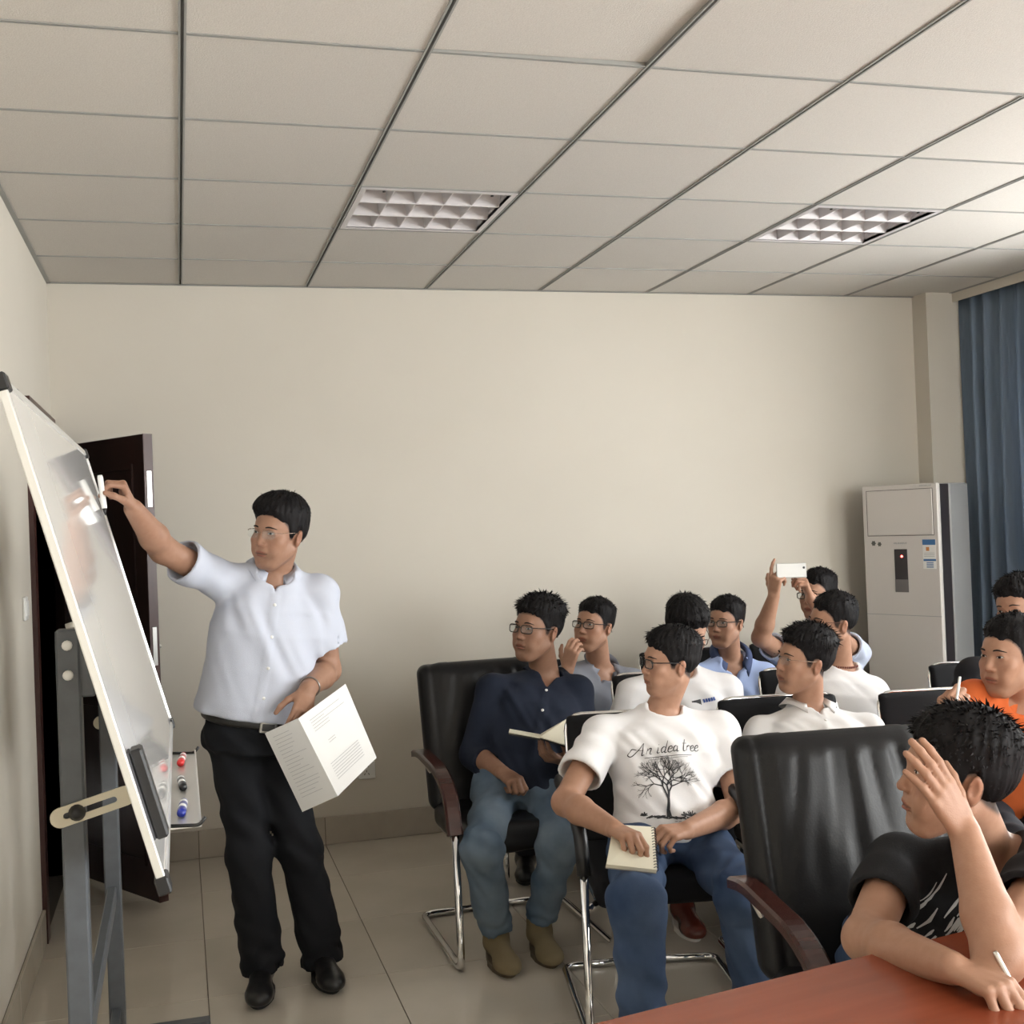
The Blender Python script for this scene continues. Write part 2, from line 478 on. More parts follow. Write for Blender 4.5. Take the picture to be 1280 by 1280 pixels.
# corridor beyond the door
w = MB(); w.box((-2.2, 3.6, -.1), (XL-.12, 6.6, -.004)); w.box((-2.3, 3.6, 0), (-2.2, 6.6, 2.75)); w.box((-2.3, 3.5, 0), (XL-.12, 3.6, 2.75)); w.box((-2.3, 6.6, 0), (XL-.12, 6.7, 2.75)); w.box((-2.3, 3.5, 2.7), (XL-.12, 6.7, 2.8)); w.box((XL-.3, 6.05, 0), (XL-.12, 6.6, 2.7))
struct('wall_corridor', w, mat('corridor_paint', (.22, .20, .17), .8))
# skirting of the same stone as the floor, one piece per tile
for name, seg in (('baseboard_back', ('x', XL, 4.087)), ('baseboard_left', ('y', YF, 4.865)), ('baseboard_right', ('r', YF, 5.741))):
    ax, a, b = seg
    cc = cuts(a, b, .043 if ax == 'x' else 4.097, .6)
    if ax == 'x': core = MB().box((a, YB-.006, 0), (b, YB, .132))
    elif ax == 'y': core = MB().box((XL, a, 0), (XL+.006, b, .132))
    else: core = MB().box((XR-.006, a, 0), (XR, b, .132))
    base = struct(name, core, M_['grout'])
    for k in range(len(cc)-1):
        L = cc[k+1]-cc[k]-.0025; m = (cc[k]+cc[k+1])/2
        if ax == 'x': piece('skirting_tile', L, .012, .134, .002, M_['skirt'], base, (m, YB-.008, .135))
        elif ax == 'y': piece('skirting_tile', .012, L, .134, .002, M_['skirt'], base, (XL+.008, m, .135))
        else: piece('skirting_tile', .012, L, .134, .002, M_['skirt'], base, (XR-.008, m, .135))
# ceiling: deck, lay-in boards, slotted grid bars
ceiling = struct('ceiling', MB().box((XL-.2, YF-.2, ZC+.16), (XR+.2, YB+.2, ZC+.30)), M_['deck'])
cx, cy = cuts(XL, 4.260, GX, .6), cuts(YF, YB, GY, .6)
LIGHT_CELLS = [(GX+.6, GY-1.2), (GX+2.4, GY-1.2)]
for i in range(len(cx)-1):
    for j in range(len(cy)-1):
        if any(abs(cx[i]-a) < .01 and abs(cy[j]-b) < .01 for a, b in LIGHT_CELLS): continue
        w_, d_ = cx[i+1]-cx[i], cy[j+1]-cy[j]
        if w_ < .03: continue
        o = piece('ceiling_board', w_-.012, d_-.010, .014, .0015, M_['ceil'], ceiling, ((cx[i]+cx[i+1])/2, (cy[j]+cy[j+1])/2, ZC+.016))
        if abs(cx[i]-(GX+.6)) < .01 and abs(cy[j+1]-(GY-2.4)) < .01:      # this board sits crooked: one corner is lifted
            o.rotation_euler = (math.radians(.5), math.radians(-.5), 0); o.location.z += .004
def channel(mb, a, b, lo, hi, axis, slot):
    """slotted bar: two flanges and a web above"""
    for (p, q, z0, z1) in ((a, a+(b-a-slot)/2, 0, .004), (b-(b-a-slot)/2, b, 0, .004), (a+(b-a-slot)/2-.002, a+(b-a-slot)/2, .004, .02), (b-(b-a-slot)/2, b-(b-a-slot)/2+.002, .004, .02), (a, b, .02, .03)):
        if axis == 'y': mb.box((p, lo, z0), (q, hi, z1))
        else: mb.box((lo, p, z0), (hi, q, z1))
    return mb
for x in cx[1:-1]:
    channel(MB(), -.0095, .0095, YF, YB, 'y', .008).build('grid_runner', M_['tee'], ceiling).location = (x, 0, ZC-.002)
_ct = {}
for i in range(len(cx)-1):
    for y in cy[1:-1]:
        L = round(cx[i+1]-cx[i]-.019, 3)
        if L < .03: continue
        if L not in _ct:
            q = channel(MB(), -.006, .006, -L/2, L/2, 'x', .005).build('cross_tee', M_['tee'], ceiling); _ct[L] = q
        else:
            q = _ct[L].copy(); COL.objects.link(q)
        q.location = ((cx[i]+cx[i+1])/2, y, ZC-.001)
for nm, mb in (('wall_angle', MB().box((XL, YB-.018, ZC-.003), (4.087, YB, ZC))), ('wall_angle', MB().box((XL, YF, ZC-.003), (XL+.018, YB, ZC)))):
    mb.build(nm, M_['tee'], ceiling)
# recessed fluorescent fittings with white parabolic louvres, switched off
def fitting(x, y, label):
    r = empty('ceiling_light', (x+.3, y+.3, ZC)); tag(r, label, 'ceiling light')
    f = MB(); o = .288; i_ = .268
    for b in (((-o, -o, -.002), (o, -i_, .012)), ((-o, i_, -.002), (o, o, .012)), ((-o, -i_, -.002), (-i_, i_, .012)), ((i_, -i_, -.002), (o, i_, .012))): f.box(*b)
    f.build('frame', M_['louvre'], r)
    h = MB(); h.box((-i_, -i_, .115), (i_, i_, .125)); h.box((-i_-.01, -i_, .0), (-i_, i_, .125)); h.box((i_, -i_, 0), (i_+.01, i_, .125)); h.box((-i_, -i_-.01, 0), (i_, -i_, .125)); h.box((-i_, i_, 0), (i_, i_+.01, .125))
    h.build('housing', M_['louvre'], r)
    pitch = 2*i_/3
    for k in range(4):                                              # long blades
        yy = -i_+k*pitch
        MB().prism([(yy-.004, .002), (yy+.004, .002), (yy+.026, .052), (yy-.026, .052)] if 0 < k < 3 else ([(yy, .002), (yy+.005, .002), (yy+.026, .052), (yy, .052)] if k == 0 else [(yy, .002), (yy, .052), (yy-.026, .052), (yy-.005, .002)]), -i_, i_, axis=0).build('louvre_blade', M_['louvre'], r)
    for k in range(1, 5):
        xx = -i_+k*2*i_/5
        for q in range(3):
            y0 = -i_+q*pitch
            MB().add([(xx-.002, y0+.004, .004), (xx+.002, y0+.004, .004), (xx+.013, y0+.026, .05), (xx-.013, y0+.026, .05),
                      (xx-.002, y0+pitch-.004, .004), (xx+.002, y0+pitch-.004, .004), (xx+.013, y0+pitch-.026, .05), (xx-.013, y0+pitch-.026, .05)],
                     [(0, 1, 2, 3), (4, 7, 6, 5), (0, 4, 5, 1), (1, 5, 6, 2), (2, 6, 7, 3), (3, 7, 4, 0)]).build('louvre_fin', M_['louvre'], r)
    for q in range(3):
        y0 = -i_+(q+.5)*pitch
        MB().tube([(-.25, y0, .085), (.25, y0, .085)], .013, n=10).build('fluorescent_tube', M_['white'], r)
    for s in (-1, 1): MB().lathe([(.006, 0), (.006, .004)], 10, c=(s*.20, -i_+.02, -.003)).build('latch', M_['blackpl'], r)
fitting(*LIGHT_CELLS[0], 'louvred ceiling light panel above the man in the navy shirt')
fitting(*LIGHT_CELLS[1], 'louvred ceiling light panel nearer the blue curtain')
# door: frame in the left wall, leaf swung into the room
door = empty('door_1', (XL, D1, 0)); door['kind'] = 'structure'
f = MB(); f.box((-.13, D0-.075-D1, 0), (.018, D0-D1, DT+.075)); f.box((-.13, 0, 0), (.018, .024, DT+.075)); f.box((-.13, D0-D1, DT), (.018, 0, DT+.075))
f.build('door_frame', M_['doorframe'], door)
leaf_a = math.atan2(-.85, .527)
leaf = empty('door_leaf', (.012, -.008, .028), leaf_a); leaf.parent = door
Lw, Lh, Lt = .815, 1.945, .042
MB().box((0, -Lt/2, 0), (Lw-.004, Lt/2, Lh), bev=.002).build('leaf_panel', M_['doorwood'], leaf)
MB().box((Lw-.004, -Lt/2, 0), (Lw, Lt/2, Lh)).build('edge_strip', M_['doorframe'], leaf)
for s in (-1, 1):
    for (x0, x1, z0, z1) in ((.09, Lw-.09, .14, .78), (.09, Lw-.09, .92, Lh-.12)):
        fr = MB(); t = .022; y = s*(Lt/2+.004)
        for b in (((x0, z0), (x1, z0+t)), ((x0, z1-t), (x1, z1)), ((x0, z0+t), (x0+t, z1-t)), ((x1-t, z0+t), (x1, z1-t))):
            fr.box((b[0][0], y-.004, b[0][1]), (b[1][0], y+.004, b[1][1]))
        fr.build('moulding', M_['doorwood'], leaf)
MB().box((Lw-.001, -.011, 1.640), (Lw+.0025, .011, 1.790), bev=.001).build('flush_bolt_plate', M_['steel'], leaf)
MB().box((Lw-.001, -.010, .98), (Lw+.0025, .010, 1.14), bev=.001).build('lock_plate', M_['steel'], leaf)
for s in (-1, 1):
    hd = MB(); hd.tube(fillet([(Lw-.07, s*Lt/2, 1.05), (Lw-.07, s*(Lt/2+.05), 1.05), (Lw-.19, s*(Lt/2+.05), 1.05)], .02), .009, n=8); hd.build('door_handle', M_['steel'], leaf)
# wall fittings
sk = empty('wall_socket', (.858, YB, .345)); tag(sk, 'white five-hole power socket low on the cream wall behind the teacher', 'socket')
MB().box((-.043, -.010, -.043), (.043, 0, .043), bev=.003).build('plate', M_['white'], sk)
for (x, z, w_, h_, a) in ((-.008, .020, .003, .009, 0), (.008, .020, .003, .009, 0), (-.010, -.018, .003, .010, 25), (.010, -.018, .003, .010, -25), (0, -.004, .003, .010, 0)):
    c, s_ = math.cos(math.radians(a)), math.sin(math.radians(a)); R = np.array([[c, 0, s_], [0, 1, 0], [-s_, 0, c]])
    MB().box((-w_/2, -.0008, -h_/2), (w_/2, .0008, h_/2), R, (x, -.0103, z)).build('socket_hole', M_['blackpl'], sk)
sw = empty('light_switch', (XL, 4.64, 1.30)); tag(sw, 'white light switch plate on the wall beside the dark door', 'switch')
MB().box((0, -.043, -.043), (.010, .043, .043), bev=.003).build('plate', M_['white'], sw)
MB().box((.009, -.030, -.028), (.014, .030, .028), bev=.002).build('rocker', M_['white'], sw)
# curtain: pinch pleats that open out downwards
def curtain(y0, y1, label, seed):
    r = empty('curtain', (4.305, (y0+y1)/2, .06)); tag(r, label, 'curtain')
    n = int((y1-y0)*170); m = 22; rng = random.Random(seed); ph = [rng.uniform(-.5, .5) for _ in range(40)]
    def fn(u, v):
        y = (u-.5)*(y1-y0); z = v*2.655; k = (y-(-(y1-y0)/2))/.125
        a = (k+ph[int(k) % 40]*.25)*2*math.pi
        amp = .018+.016*min(1, (1-v)*5)+.006*math.sin(k*1.7+3*v)
        prof = math.sin(a)+.35*math.sin(2*a+1.0+ph[int(k) % 40])
        return V(amp*prof*.8+.006*math.sin(5*v+k), y+.012*math.sin(3*v+k*2)*(1-v), z)
    g = MB().grid(fn, n, m); o = g.build('curtain_cloth', M_['curtain'], r, fix=False)
    sol = o.modifiers.new('thick', 'SOLIDIFY'); sol.thickness = .002
    MB().tube([(0, -(y1-y0)/2-.02, 2.66), (0, (y1-y0)/2+.0, 2.66)], .012).build('curtain_rail', M_['alu'], r)
curtain(4.28, 5.734, 'long pleated blue curtain hanging beside the air conditioner', 3)

# ------------------------------------------------------------------ mobile whiteboard
BV = nrm((-.23, 0, .862)); BN = V(BV[2], 0, -BV[0]); B0 = V(-.038, 2.07, .953); BL, BH = 1.80, .892
RB = np.stack([V(0, 1, 0), BV, BN], 1)                             # board frame: along, up the slope, out of the face
wb = empty('mobile_whiteboard', (-.212, 3.0, 0)); tag(wb, 'tilted mobile whiteboard with aluminium frame on a grey steel stand', 'whiteboard')
def bb(lo, hi, name, m, bev=.001):
    return MB().box(lo, hi, RB, B0, bev=bev).build(name, m, wb, world=True)
bb((.012, .012, -.010), (BL-.012, BH-.012, 0), 'panel', M_['board'], 0)
for lo, hi in (((0, 0, -.012), (.016, BH, .003)), ((BL-.016, 0, -.012), (BL, BH, .003)), ((.016, 0, -.012), (BL-.016, .016, .003)), ((.016, BH-.016, -.012), (BL-.016, BH, .003))):
    bb(lo, hi, 'frame_rail', M_['alu'], .002)
for u in (0, 1):
    for v in (0, 1):
        c = V(u*BL, v*BH, 0); s = V(1-2*u, 1-2*v, 0)
        m = MB(); a = c-s*.006; b = c+s*V(.045, .024, 0); lo, hi = np.minimum(a, b), np.maximum(a, b); lo[2], hi[2] = -.016, .007
        m.box(lo, hi, RB, B0, bev=.003); m.build('corner_cap', M_['blackpl'], wb, world=True)
for u in (.28, 1.52):
    m = MB(); m.box((u-.012, BH-.004, -.018), (u+.012, BH+.014, -.004), RB, B0, bev=.002); m.build('flip_lock', M_['blackpl'], wb, world=True)
# pen tray under the lower rail
t = MB(); t.box((-.040, 2.56, .936), (.026, 3.40, .940)); t.box((.022, 2.56, .940), (.026, 3.40, .950)); t.build('pen_tray', M_['alu'], wb, world=True)
for y in (2.555, 3.405):
    MB().tube(fillet([(-.036, y, .945), (.022, y, .941), (.034, y, .957)], .01), .004, n=6).build('tray_hook', M_['blackpl'], wb, world=True)
PXx, PY0, PY1 = -.214, 2.44, 3.56
for y in (PY0, PY1):
    MB().box((PXx-.020, y-.025, .14), (PXx+.024, y+.025, 1.372), bev=.004).build('post', M_['post'], wb, world=True)
    MB().box((PXx-.30, y-.025, .095), (PXx+.255, y+.025, .145), bev=.004).build('foot', M_['post'], wb, world=True)
    MB().box((PXx+.02, y-.018, 1.24), (PXx+.050, y+.018, 1.36), bev=.004).build('pivot_plate', M_['post'], wb, world=True)
    MB().tube([(PXx, y, 1.372), (PXx+.045, y, 1.385)], .010).build('pivot', M_['alu'], wb, world=True)
    for z in (1.285, 1.342): MB().lathe([(.010, 0), (.010, .004), (.007, .008)], 12, c=(PXx+.002, y-.025, z), R=np.array([[1, 0, 0], [0, 0, -1], [0, 1, 0]])).build('bolt', M_['white'], wb, world=True)
    for s in (-1, 1):
        x = PXx+(.235 if s > 0 else -.28)
        w = MB(); w.lathe([(.030, -.011), (.034, -.007), (.034, .007), (.030, .011)], 18, c=(x, y, .034), R=np.array([[1, 0, 0], [0, 0, -1], [0, 1, 0]])); c_ = w.build('caster_wheel', M_['blackpl'], wb, world=True)
        MB().box((x-.022, y-.018, .052), (x+.022, y+.018, .096), bev=.004).build('caster_fork', M_['steel'], wb, world=True)
for z in (.54, .20): MB().box((PXx-.012, PY0+.025, z-.022), (PXx+.012, PY1-.025, z+.022), bev=.003).build('cross_bar', M_['post'], wb, world=True)
# slotted strut that holds the tilt, with its clamping knob
for y in (PY0-.034, PY1+.034):
    A, Bp = V(-.252, y, 1.012), V(-.098, y, 1.052); d = nrm(Bp-A); up = V(-d[2], 0, d[0]); L = np.linalg.norm(Bp-A)
    out = []; n = 10; hw = .019
    o_, i_ = [], []
    for k in range(n+1):
        a = math.pi/2+math.pi*k/n; o_.append(A+d*hw+d*math.cos(a)*hw+up*math.sin(a)*hw); i_.append(A+d*.030+d*math.cos(a)*.006+up*math.sin(a)*.006)
    for k in range(n+1):
        a = -math.pi/2+math.pi*k/n; o_.append(A+d*(L-hw)+d*math.cos(a)*hw+up*math.sin(a)*hw); i_.append(A+d*(L-.040)+d*math.cos(a)*.006+up*math.sin(a)*.006)
    m = MB(); N_ = len(o_); vs = [p+V(0, e, 0) for e in (-.0025, .0025) for q in (o_, i_) for p in q]; fs = []
    for k in range(N_):
        j = (k+1) % N_
        fs += [(k, j, N_+j, N_+k), (2*N_+k, 3*N_+k, 3*N_+j, 2*N_+j), (k, 2*N_+k, 2*N_+j, j), (N_+k, N_+j, 3*N_+j, 3*N_+k)]
    m.add(vs, fs); m.build('tilt_strut', M_['beigepl'], wb, world=True)
    kx = A+d*.05; s = -1 if y < 3 else 1
    MB().lathe([(.014, 0), (.016, .005), (.010, .013), (.008, .017)], 14, c=kx, R=np.array([[1, 0, 0], [0, 0, s], [0, -s, 0]])).build('clamp_knob', M_['blackpl'], wb, world=True)
    MB().tube([Bp, Bp+V(.03, 0, .0)], .006).build('strut_pin', M_['steel'], wb, world=True)
er = MB(); er.box((.040, .075, .004), (.090, .235, .026), RB, B0, bev=.004)
eo = empty('whiteboard_eraser', tuple(B0+RB @ V(.065, .075, .004))); tag(eo, 'black block eraser stuck to the whiteboard near its lower edge', 'eraser')
er.build('grip', M_['blackpl'], eo, world=True)
MB().box((.042, .077, .0005), (.088, .233, .004), RB, B0).build('felt', mat('grey_felt', (.10, .10, .11), .95), eo, world=True)
def marker(y, cap, label, flip, tilt):
    a = math.radians(tilt); d = V(math.sin(a), math.cos(a), 0)*(1 if flip else -1); c = V(-.012, y, .9497)
    r = empty('marker_pen', tuple(c-V(0, 0, .0095))); tag(r, label, 'marker')
    cm = mat('marker_cap', cap, .35); R = frame(np.cross(V(0, 0, 1), d), d)
    R = np.stack([np.cross(d, V(0, 0, 1)), V(0, 0, 1), d], 1)
    MB().lathe([(.0082, -.058), (.0092, -.054), (.0092, .012), (.0085, .014)], 14, c=c, R=R).build('barrel', M_['white'], r, world=True)
    MB().lathe([(.0088, .014), (.0096, .016), (.0096, .046), (.0078, .052)], 14, c=c, R=R).build('cap', cm, r, world=True)
    MB().lathe([(.0093, -.035), (.0094, -.034), (.0094, -.010), (.0093, -.009)], 14, c=c, R=R).build('print_band', mat('marker_band', tuple(.5*np.array(cap)+.1), .5), r, world=True)
    MB().lathe([(.0080, -.064), (.0084, -.063), (.0084, -.058)], 14, c=c, R=R).build('end_plug', cm, r, world=True)
marker(3.27, (.62, .02, .02), 'red-capped whiteboard marker on the pen tray', False, 4)
marker(2.96, (.01, .01, .012), 'black-capped whiteboard marker on the pen tray', False, -3)
marker(2.69, (.015, .03, .30), 'blue-capped whiteboard marker on the pen tray', False, 3)

# ------------------------------------------------------------------ floor-standing air conditioner
ac = empty('air_conditioner', (3.800, 5.510, 0), math.atan2(-.924, .383)); tag(ac, 'tall white floor-standing air conditioner in the corner beside the curtain', 'air conditioner')
W2, D2, AH = .2275, .145, 1.665
MB().box((-W2, -D2, .06), (W2, -D2+.028, AH), bev=.006).build('front_panel', M_['acwhite'], ac)
MB().box((-W2+.008, -D2+.028, .03), (W2-.008, -D2+.115, AH-.006)).build('dark_band', M_['acdark'], ac)
MB().box((-W2, -D2+.115, .03), (W2, D2, AH-.002), bev=.006).build('rear_casing', M_['acgrey'], ac)
MB().box((-W2, -D2+.01, 0), (W2, D2-.01, .06), bev=.004).build('plinth', M_['acdark'], ac)
y = -D2
fr = MB(); x0, x1, z0, z1, t = -.200, .200, 1.395, 1.640, .0025
for b in (((x0, z0), (x1, z0+t)), ((x0, z1-t), (x1, z1)), ((x0, z0), (x0+t, z1)), ((x1-t, z0), (x1, z1))): fr.box((b[0][0], y-.0006, b[0][1]), (b[1][0], y+.002, b[1][1]))
fr.build('outlet_seam', M_['acdark'], ac)
MB().box((x0+.004, y-.003, z0+.004), (x1-.004, y+.002, z1-.004), bev=.002).build('outlet_shutter', M_['acwhite'], ac)
MB().box((-W2+.002, y-.0006, .975), (W2-.002, y+.001, .978)).build('panel_seam', M_['acgrey'], ac)
dsp = MB().box((-.040, y-.002, 1.098), (.038, y+.002, 1.325), bev=.001).build('display_window', M_['acdark'], ac)
MB().box((-.040, y-.0026, 1.098), (.038, y-.002, 1.165)).build('sensor_strip', mat('smoke_grey', (.16, .15, .15), .4), dsp)
MB().lathe([(.006, 0), (.006, .0015)], 12, c=(.006, y-.002, 1.287), R=np.array([[1, 0, 0], [0, 0, -1], [0, 1, 0]])).build('red_lamp', M_['led'], dsp)
# the maker's strip under the outlet and the small print at the top right: too small to read, drawn as letter-like bars
def micro_text(x, z, w, h, n, m, name, seed):
    rg = random.Random(seed); b = MB(); p = x
    while p < x+w:
        q = rg.uniform(.5, 1.1)*w/n; k = rg.random()
        b.box((p, y-.0010, z), (p+q*.22, y-.0002, z+h))
        b.box((p, y-.0010, z+(0 if k < .5 else h*.8)), (p+q*.7, y-.0002, z+(h*.22 if k < .5 else h)))
        if k > .3: b.box((p+q*.5, y-.0010, z+h*.1), (p+q*.7, y-.0002, z+h*.9))
        p += q
    o = b.build(name, m, ac); o['kind'] = 'stuff'; return o
micro_text(-.040, 1.352, .076, .008, 7, M_['acgrey'], 'maker_name', 3)
micro_text(.125, 1.650, .070, .007, 7, M_['acgrey'], 'model_name', 5)
lb = MB().box((.130, y-.001, 1.222), (.205, y, 1.374)).build('energy_label', M_['white'], ac); BLU = mat('label_blue', (.05, .16, .36), .5)
MB().box((.130, y-.0016, 1.346), (.205, y-.001, 1.374)).build('label_band', BLU, lb); MB().box((.133, y-.0016, 1.262), (.205, y-.001, 1.273)).build('label_band', BLU, lb)
MB().box((.150, y-.0016, 1.315), (.168, y-.001, 1.335)).build('label_mark', mat('label_orange', (.55, .22, .06), .5), lb)
for k in range(4): MB().box((.150, y-.0016, 1.228+k*.008), (.190, y-.001, 1.232+k*.008)).build('label_line', BLU, lb)
for k in range(3): MB().box((.137, y-.0016, 1.285+k*.009), (.198, y-.001, 1.287+k*.009)).build('label_line', M_['acgrey'], lb)
fl = MB()
for (cx_, cz_, r0) in ((-.165, 1.357, .016), (-.128, 1.352, .014)):
    for k in range(6):
        a = k*math.pi/3; u = V(math.cos(a), 0, math.sin(a)); v_ = V(-math.sin(a), 0, math.cos(a)); c_ = V(cx_, y-.0008, cz_)
        fl.add([c_, c_+u*r0*.6+v_*r0*.35, c_+u*r0, c_+u*r0*.6-v_*r0*.35], [(0, 1, 2, 3)])
o = fl.build('flower_sticker', mat('sticker_ink', (.10, .10, .09), .6), ac); o['kind'] = 'stuff'

# ------------------------------------------------------------------ conference table
TE = nrm((.985, .171, 0)); TN = V(TE[1], -TE[0], 0); T0 = V(.617, 1.784, 0); TZ = .75
ta = math.atan2(TE[1], TE[0])
tb = empty('conference_table', tuple(T0+TE*1.3+TN*.6), ta); tag(tb, 'long conference table with a glossy red-brown wooden top', 'table')
MB().box((-1.56, -.6, .705), (1.60, .6, TZ), bev=.008).build('tabletop', M_['table'], tb)
MB().box((-1.40, -.45, .60), (1.44, .45, .705), bev=.004).build('apron', M_['redwood'], tb)
for x in (-1.1, 1.14): MB().box((x-.05, -.40, 0), (x+.05, .40, .60), bev=.006).build('leg_panel', M_['redwood'], tb)

# ------------------------------------------------------------------ chairs
def rbox(P, c, b, r):
    q = np.abs(P-c)-(np.array(b)-r); return np.sqrt((np.maximum(q, 0)**2).sum(1))+np.minimum(q.max(1), 0)-r
def visitor_chair():
    r = empty('visitor_chair')
    S = SDF(); S.op(lambda P: rbox(P+np.stack([0*P[:, 0], 0*P[:, 0], .02*np.clip((-P[:, 1]-.12)/.12, 0, 1)**2], 1), V(0, -.015, .435), (.225, .235, .036), .028), (-.24, -.27, .37), (.24, .24, .48))
    sdf_obj('seat', S, .009, M_['mesh'], r)
    S = SDF()
    def bk(P):
        t = (P[:, 2]-.46)/.42; yc = .225+.115*t-.020*np.cos(P[:, 0]*6.0)
        Q = np.stack([P[:, 0], P[:, 1]-yc, P[:, 2]], 1)
        return rbox(Q, V(0, 0, .665), (.225, .018, .205), .017)*.9
    S.op(bk, (-.24, .15, .45), (.24, .40, .885)); sdf_obj('backrest', S, .008, M_['mesh'], r)
    pts = []; hw, z0, z1, rr = .226, .458, .872, .055
    for (cx_, cz_, a0) in ((hw-rr, z1-rr, 0), (-hw+rr, z1-rr, 90), (-hw+rr, z0+rr, 180), (hw-rr, z0+rr, 270)):
        for k in range(5):
            a = math.radians(a0+k*22.5); x, z = cx_+rr*math.cos(a), cz_+rr*math.sin(a); pts.append((x, .225+.115*(z-.46)/.42-.020*math.cos(x*6)+.006, z))
    MB().tube(pts, .0075, n=8, closed=True).build('back_rim', M_['chrome'], r)
    for s in (-1, 1):
        x = s*.265
        MB().tube(fillet([(s*.215, .285, .655), (x, .25, .668), (x, -.06, .660), (x, -.255, .612), (x, -.292, .500)], .09, 6), .021, n=10, flat=1.25).build('armrest', M_['blackpl'], r)
        MB().tube(fillet([(x, -.290, .53), (x, -.300, .014), (x, .315, .014), (s*.02, .325, .014)], .05, 6), .0125, n=10).build('leg_frame', M_['chrome'], r)
        MB().tube(fillet([(x, -.292, .40), (s*.21, -.20, .392), (s*.21, .20, .392)], .04), .011, n=8).build('seat_rail', M_['chrome'], r)
    return r
def leather_chair():
    r = empty('leather_chair')
    S = SDF(); S.op(lambda P: rbox(P, V(0, -.02, .430), (.250, .255, .055), .045)+.004*noise(P*np.array([14, 14, 5.]), 5), (-.27, -.30, .36), (.27, .25, .50))
    sdf_obj('seat', S, .009, M_['leather'], r)
    S = SDF()
    def bk(P):
        t = (P[:, 2]-.46)/.53; yc = .225+.150*t+.02*np.cos(P[:, 0]*5.0)*-1
        Q = np.stack([P[:, 0], P[:, 1]-yc, P[:, 2]], 1)
        d = rbox(Q, V(0, 0, .715), (.262, .046, .275), .040)
        inner = np.clip((.205-np.abs(P[:, 0]))/.03, 0, 1)*(Q[:, 1] < 0)
        tz = np.clip((P[:, 2]-.62)/.12, 0, 1)*np.clip((.975-P[:, 2])/.03, 0, 1)
        x = P[:, 0]+.03*np.sin(P[:, 2]*7)*np.clip(P[:, 0]*6, -1, 1)
        fold = noise(np.stack([x*34, 0*x, P[:, 2]*3.2], 1), 9); fold = fold-np.abs(noise(np.stack([x*21, 0*x+3, P[:, 2]*2.2], 1), 4))
        d = d+.007*fold*inner*tz-.006*inner
        seam = np.exp(-((np.abs(P[:, 0])-.212)/.006)**2)*(Q[:, 1] < 0); return (d+.004*seam)*.85
    S.op(bk, (-.28, .12, .43), (.28, .46, 1.0)); sdf_obj('backrest', S, .007, M_['leather'], r)
    for s in (-1, 1):
        x = s*.285
        path = fillet([(x, .29, .655), (x, .20, .672), (x, -.10, .660), (x, -.235, .600), (x, -.285, .470)], .10, 6)
        m = MB(); vs = []; fs = []
        for i, p in enumerate(path):
            d = nrm(path[min(i+1, len(path)-1)]-path[max(i-1, 0)]); nn = nrm(np.cross(V(1, 0, 0), d))
            for (a, b) in ((-.027, -.012), (.027, -.012), (.027, .008), (.020, .014), (-.020, .014), (-.027, .008)): vs.append(p+V(a, 0, 0)+nn*b*(-1 if nn[2] < 0 else 1))
        n = 6
        for i in range(len(path)-1):
            for k in range(n): fs.append((i*n+k, i*n+(k+1) % n, (i+1)*n+(k+1) % n, (i+1)*n+k))
        fs += [tuple(range(n)), tuple((len(path)-1)*n+k for k in range(n))]
        m.add(vs, fs); m.build('armrest', M_['redwood'], r)
        MB().tube(fillet([(x, -.283, .475), (x, -.305, .014), (x, .315, .014), (s*.02, .325, .014)], .05, 6), .0135, n=10).build('leg_frame', M_['chrome'], r)
        MB().tube(fillet([(x, -.290, .40), (s*.22, -.20, .380), (s*.22, .20, .380)], .04), .012, n=8).build('seat_rail', M_['chrome'], r)
        MB().tube([(x, .20, .655), (s*.23, .245, .56), (s*.22, .20, .39)], .011, n=8).build('arm_bracket', M_['chrome'], r)
    return r
_vc, _lc = visitor_chair(), leather_chair(); _used = set()
def chair(proto, x, y, facing, label, group=None):
    """facing: angle turned from straight towards the camera wall, positive towards the curtain"""
    o = proto if proto.name not in _used else copy_tree(proto); _used.add(proto.name)
    o.location = (x, y, 0); o.rotation_euler = (0, 0, math.radians(facing))
    tag(o, label, 'chair', group); return o
chair(_lc, 1.165, 4.30, 1, 'black leather chair with wooden arms, seating the man in the navy shirt')
chair(_lc, 1.520, 2.300, -7, 'black leather chair with wooden arms, drawn up to the red table')
chair(_vc, 1.425, 3.535, -11, 'black chrome-framed chair seating the man in the tree-print shirt')
chair(_vc, 2.040, 3.590, -8, 'black chrome-framed chair seating the man in the white collared shirt')
chair(_vc, 2.600, 3.440, -10, 'black chrome-framed chair seating the person in the orange shirt')
chair(_vc, 2.570, 4.250, -4, 'black chrome-framed chair seating the man with a necklace')
chair(_vc, 1.970, 4.440, -4, 'black chrome-framed chair seating the man who looks down')
chair(_vc, 1.560, 5.180, 0, 'black chrome-framed chair seating the man with a hand at his mouth')
chair(_vc, 2.420, 5.200, 0, 'black chrome-framed chair seating the man in the light blue shirt')
chair(_vc, 3.020, 5.220, -4, 'black chrome-framed chair seating the person who photographs with a phone')
chair(_vc, 3.230, 4.020, -8, 'black chrome-framed chair seating the person in dark clothes by the curtain')

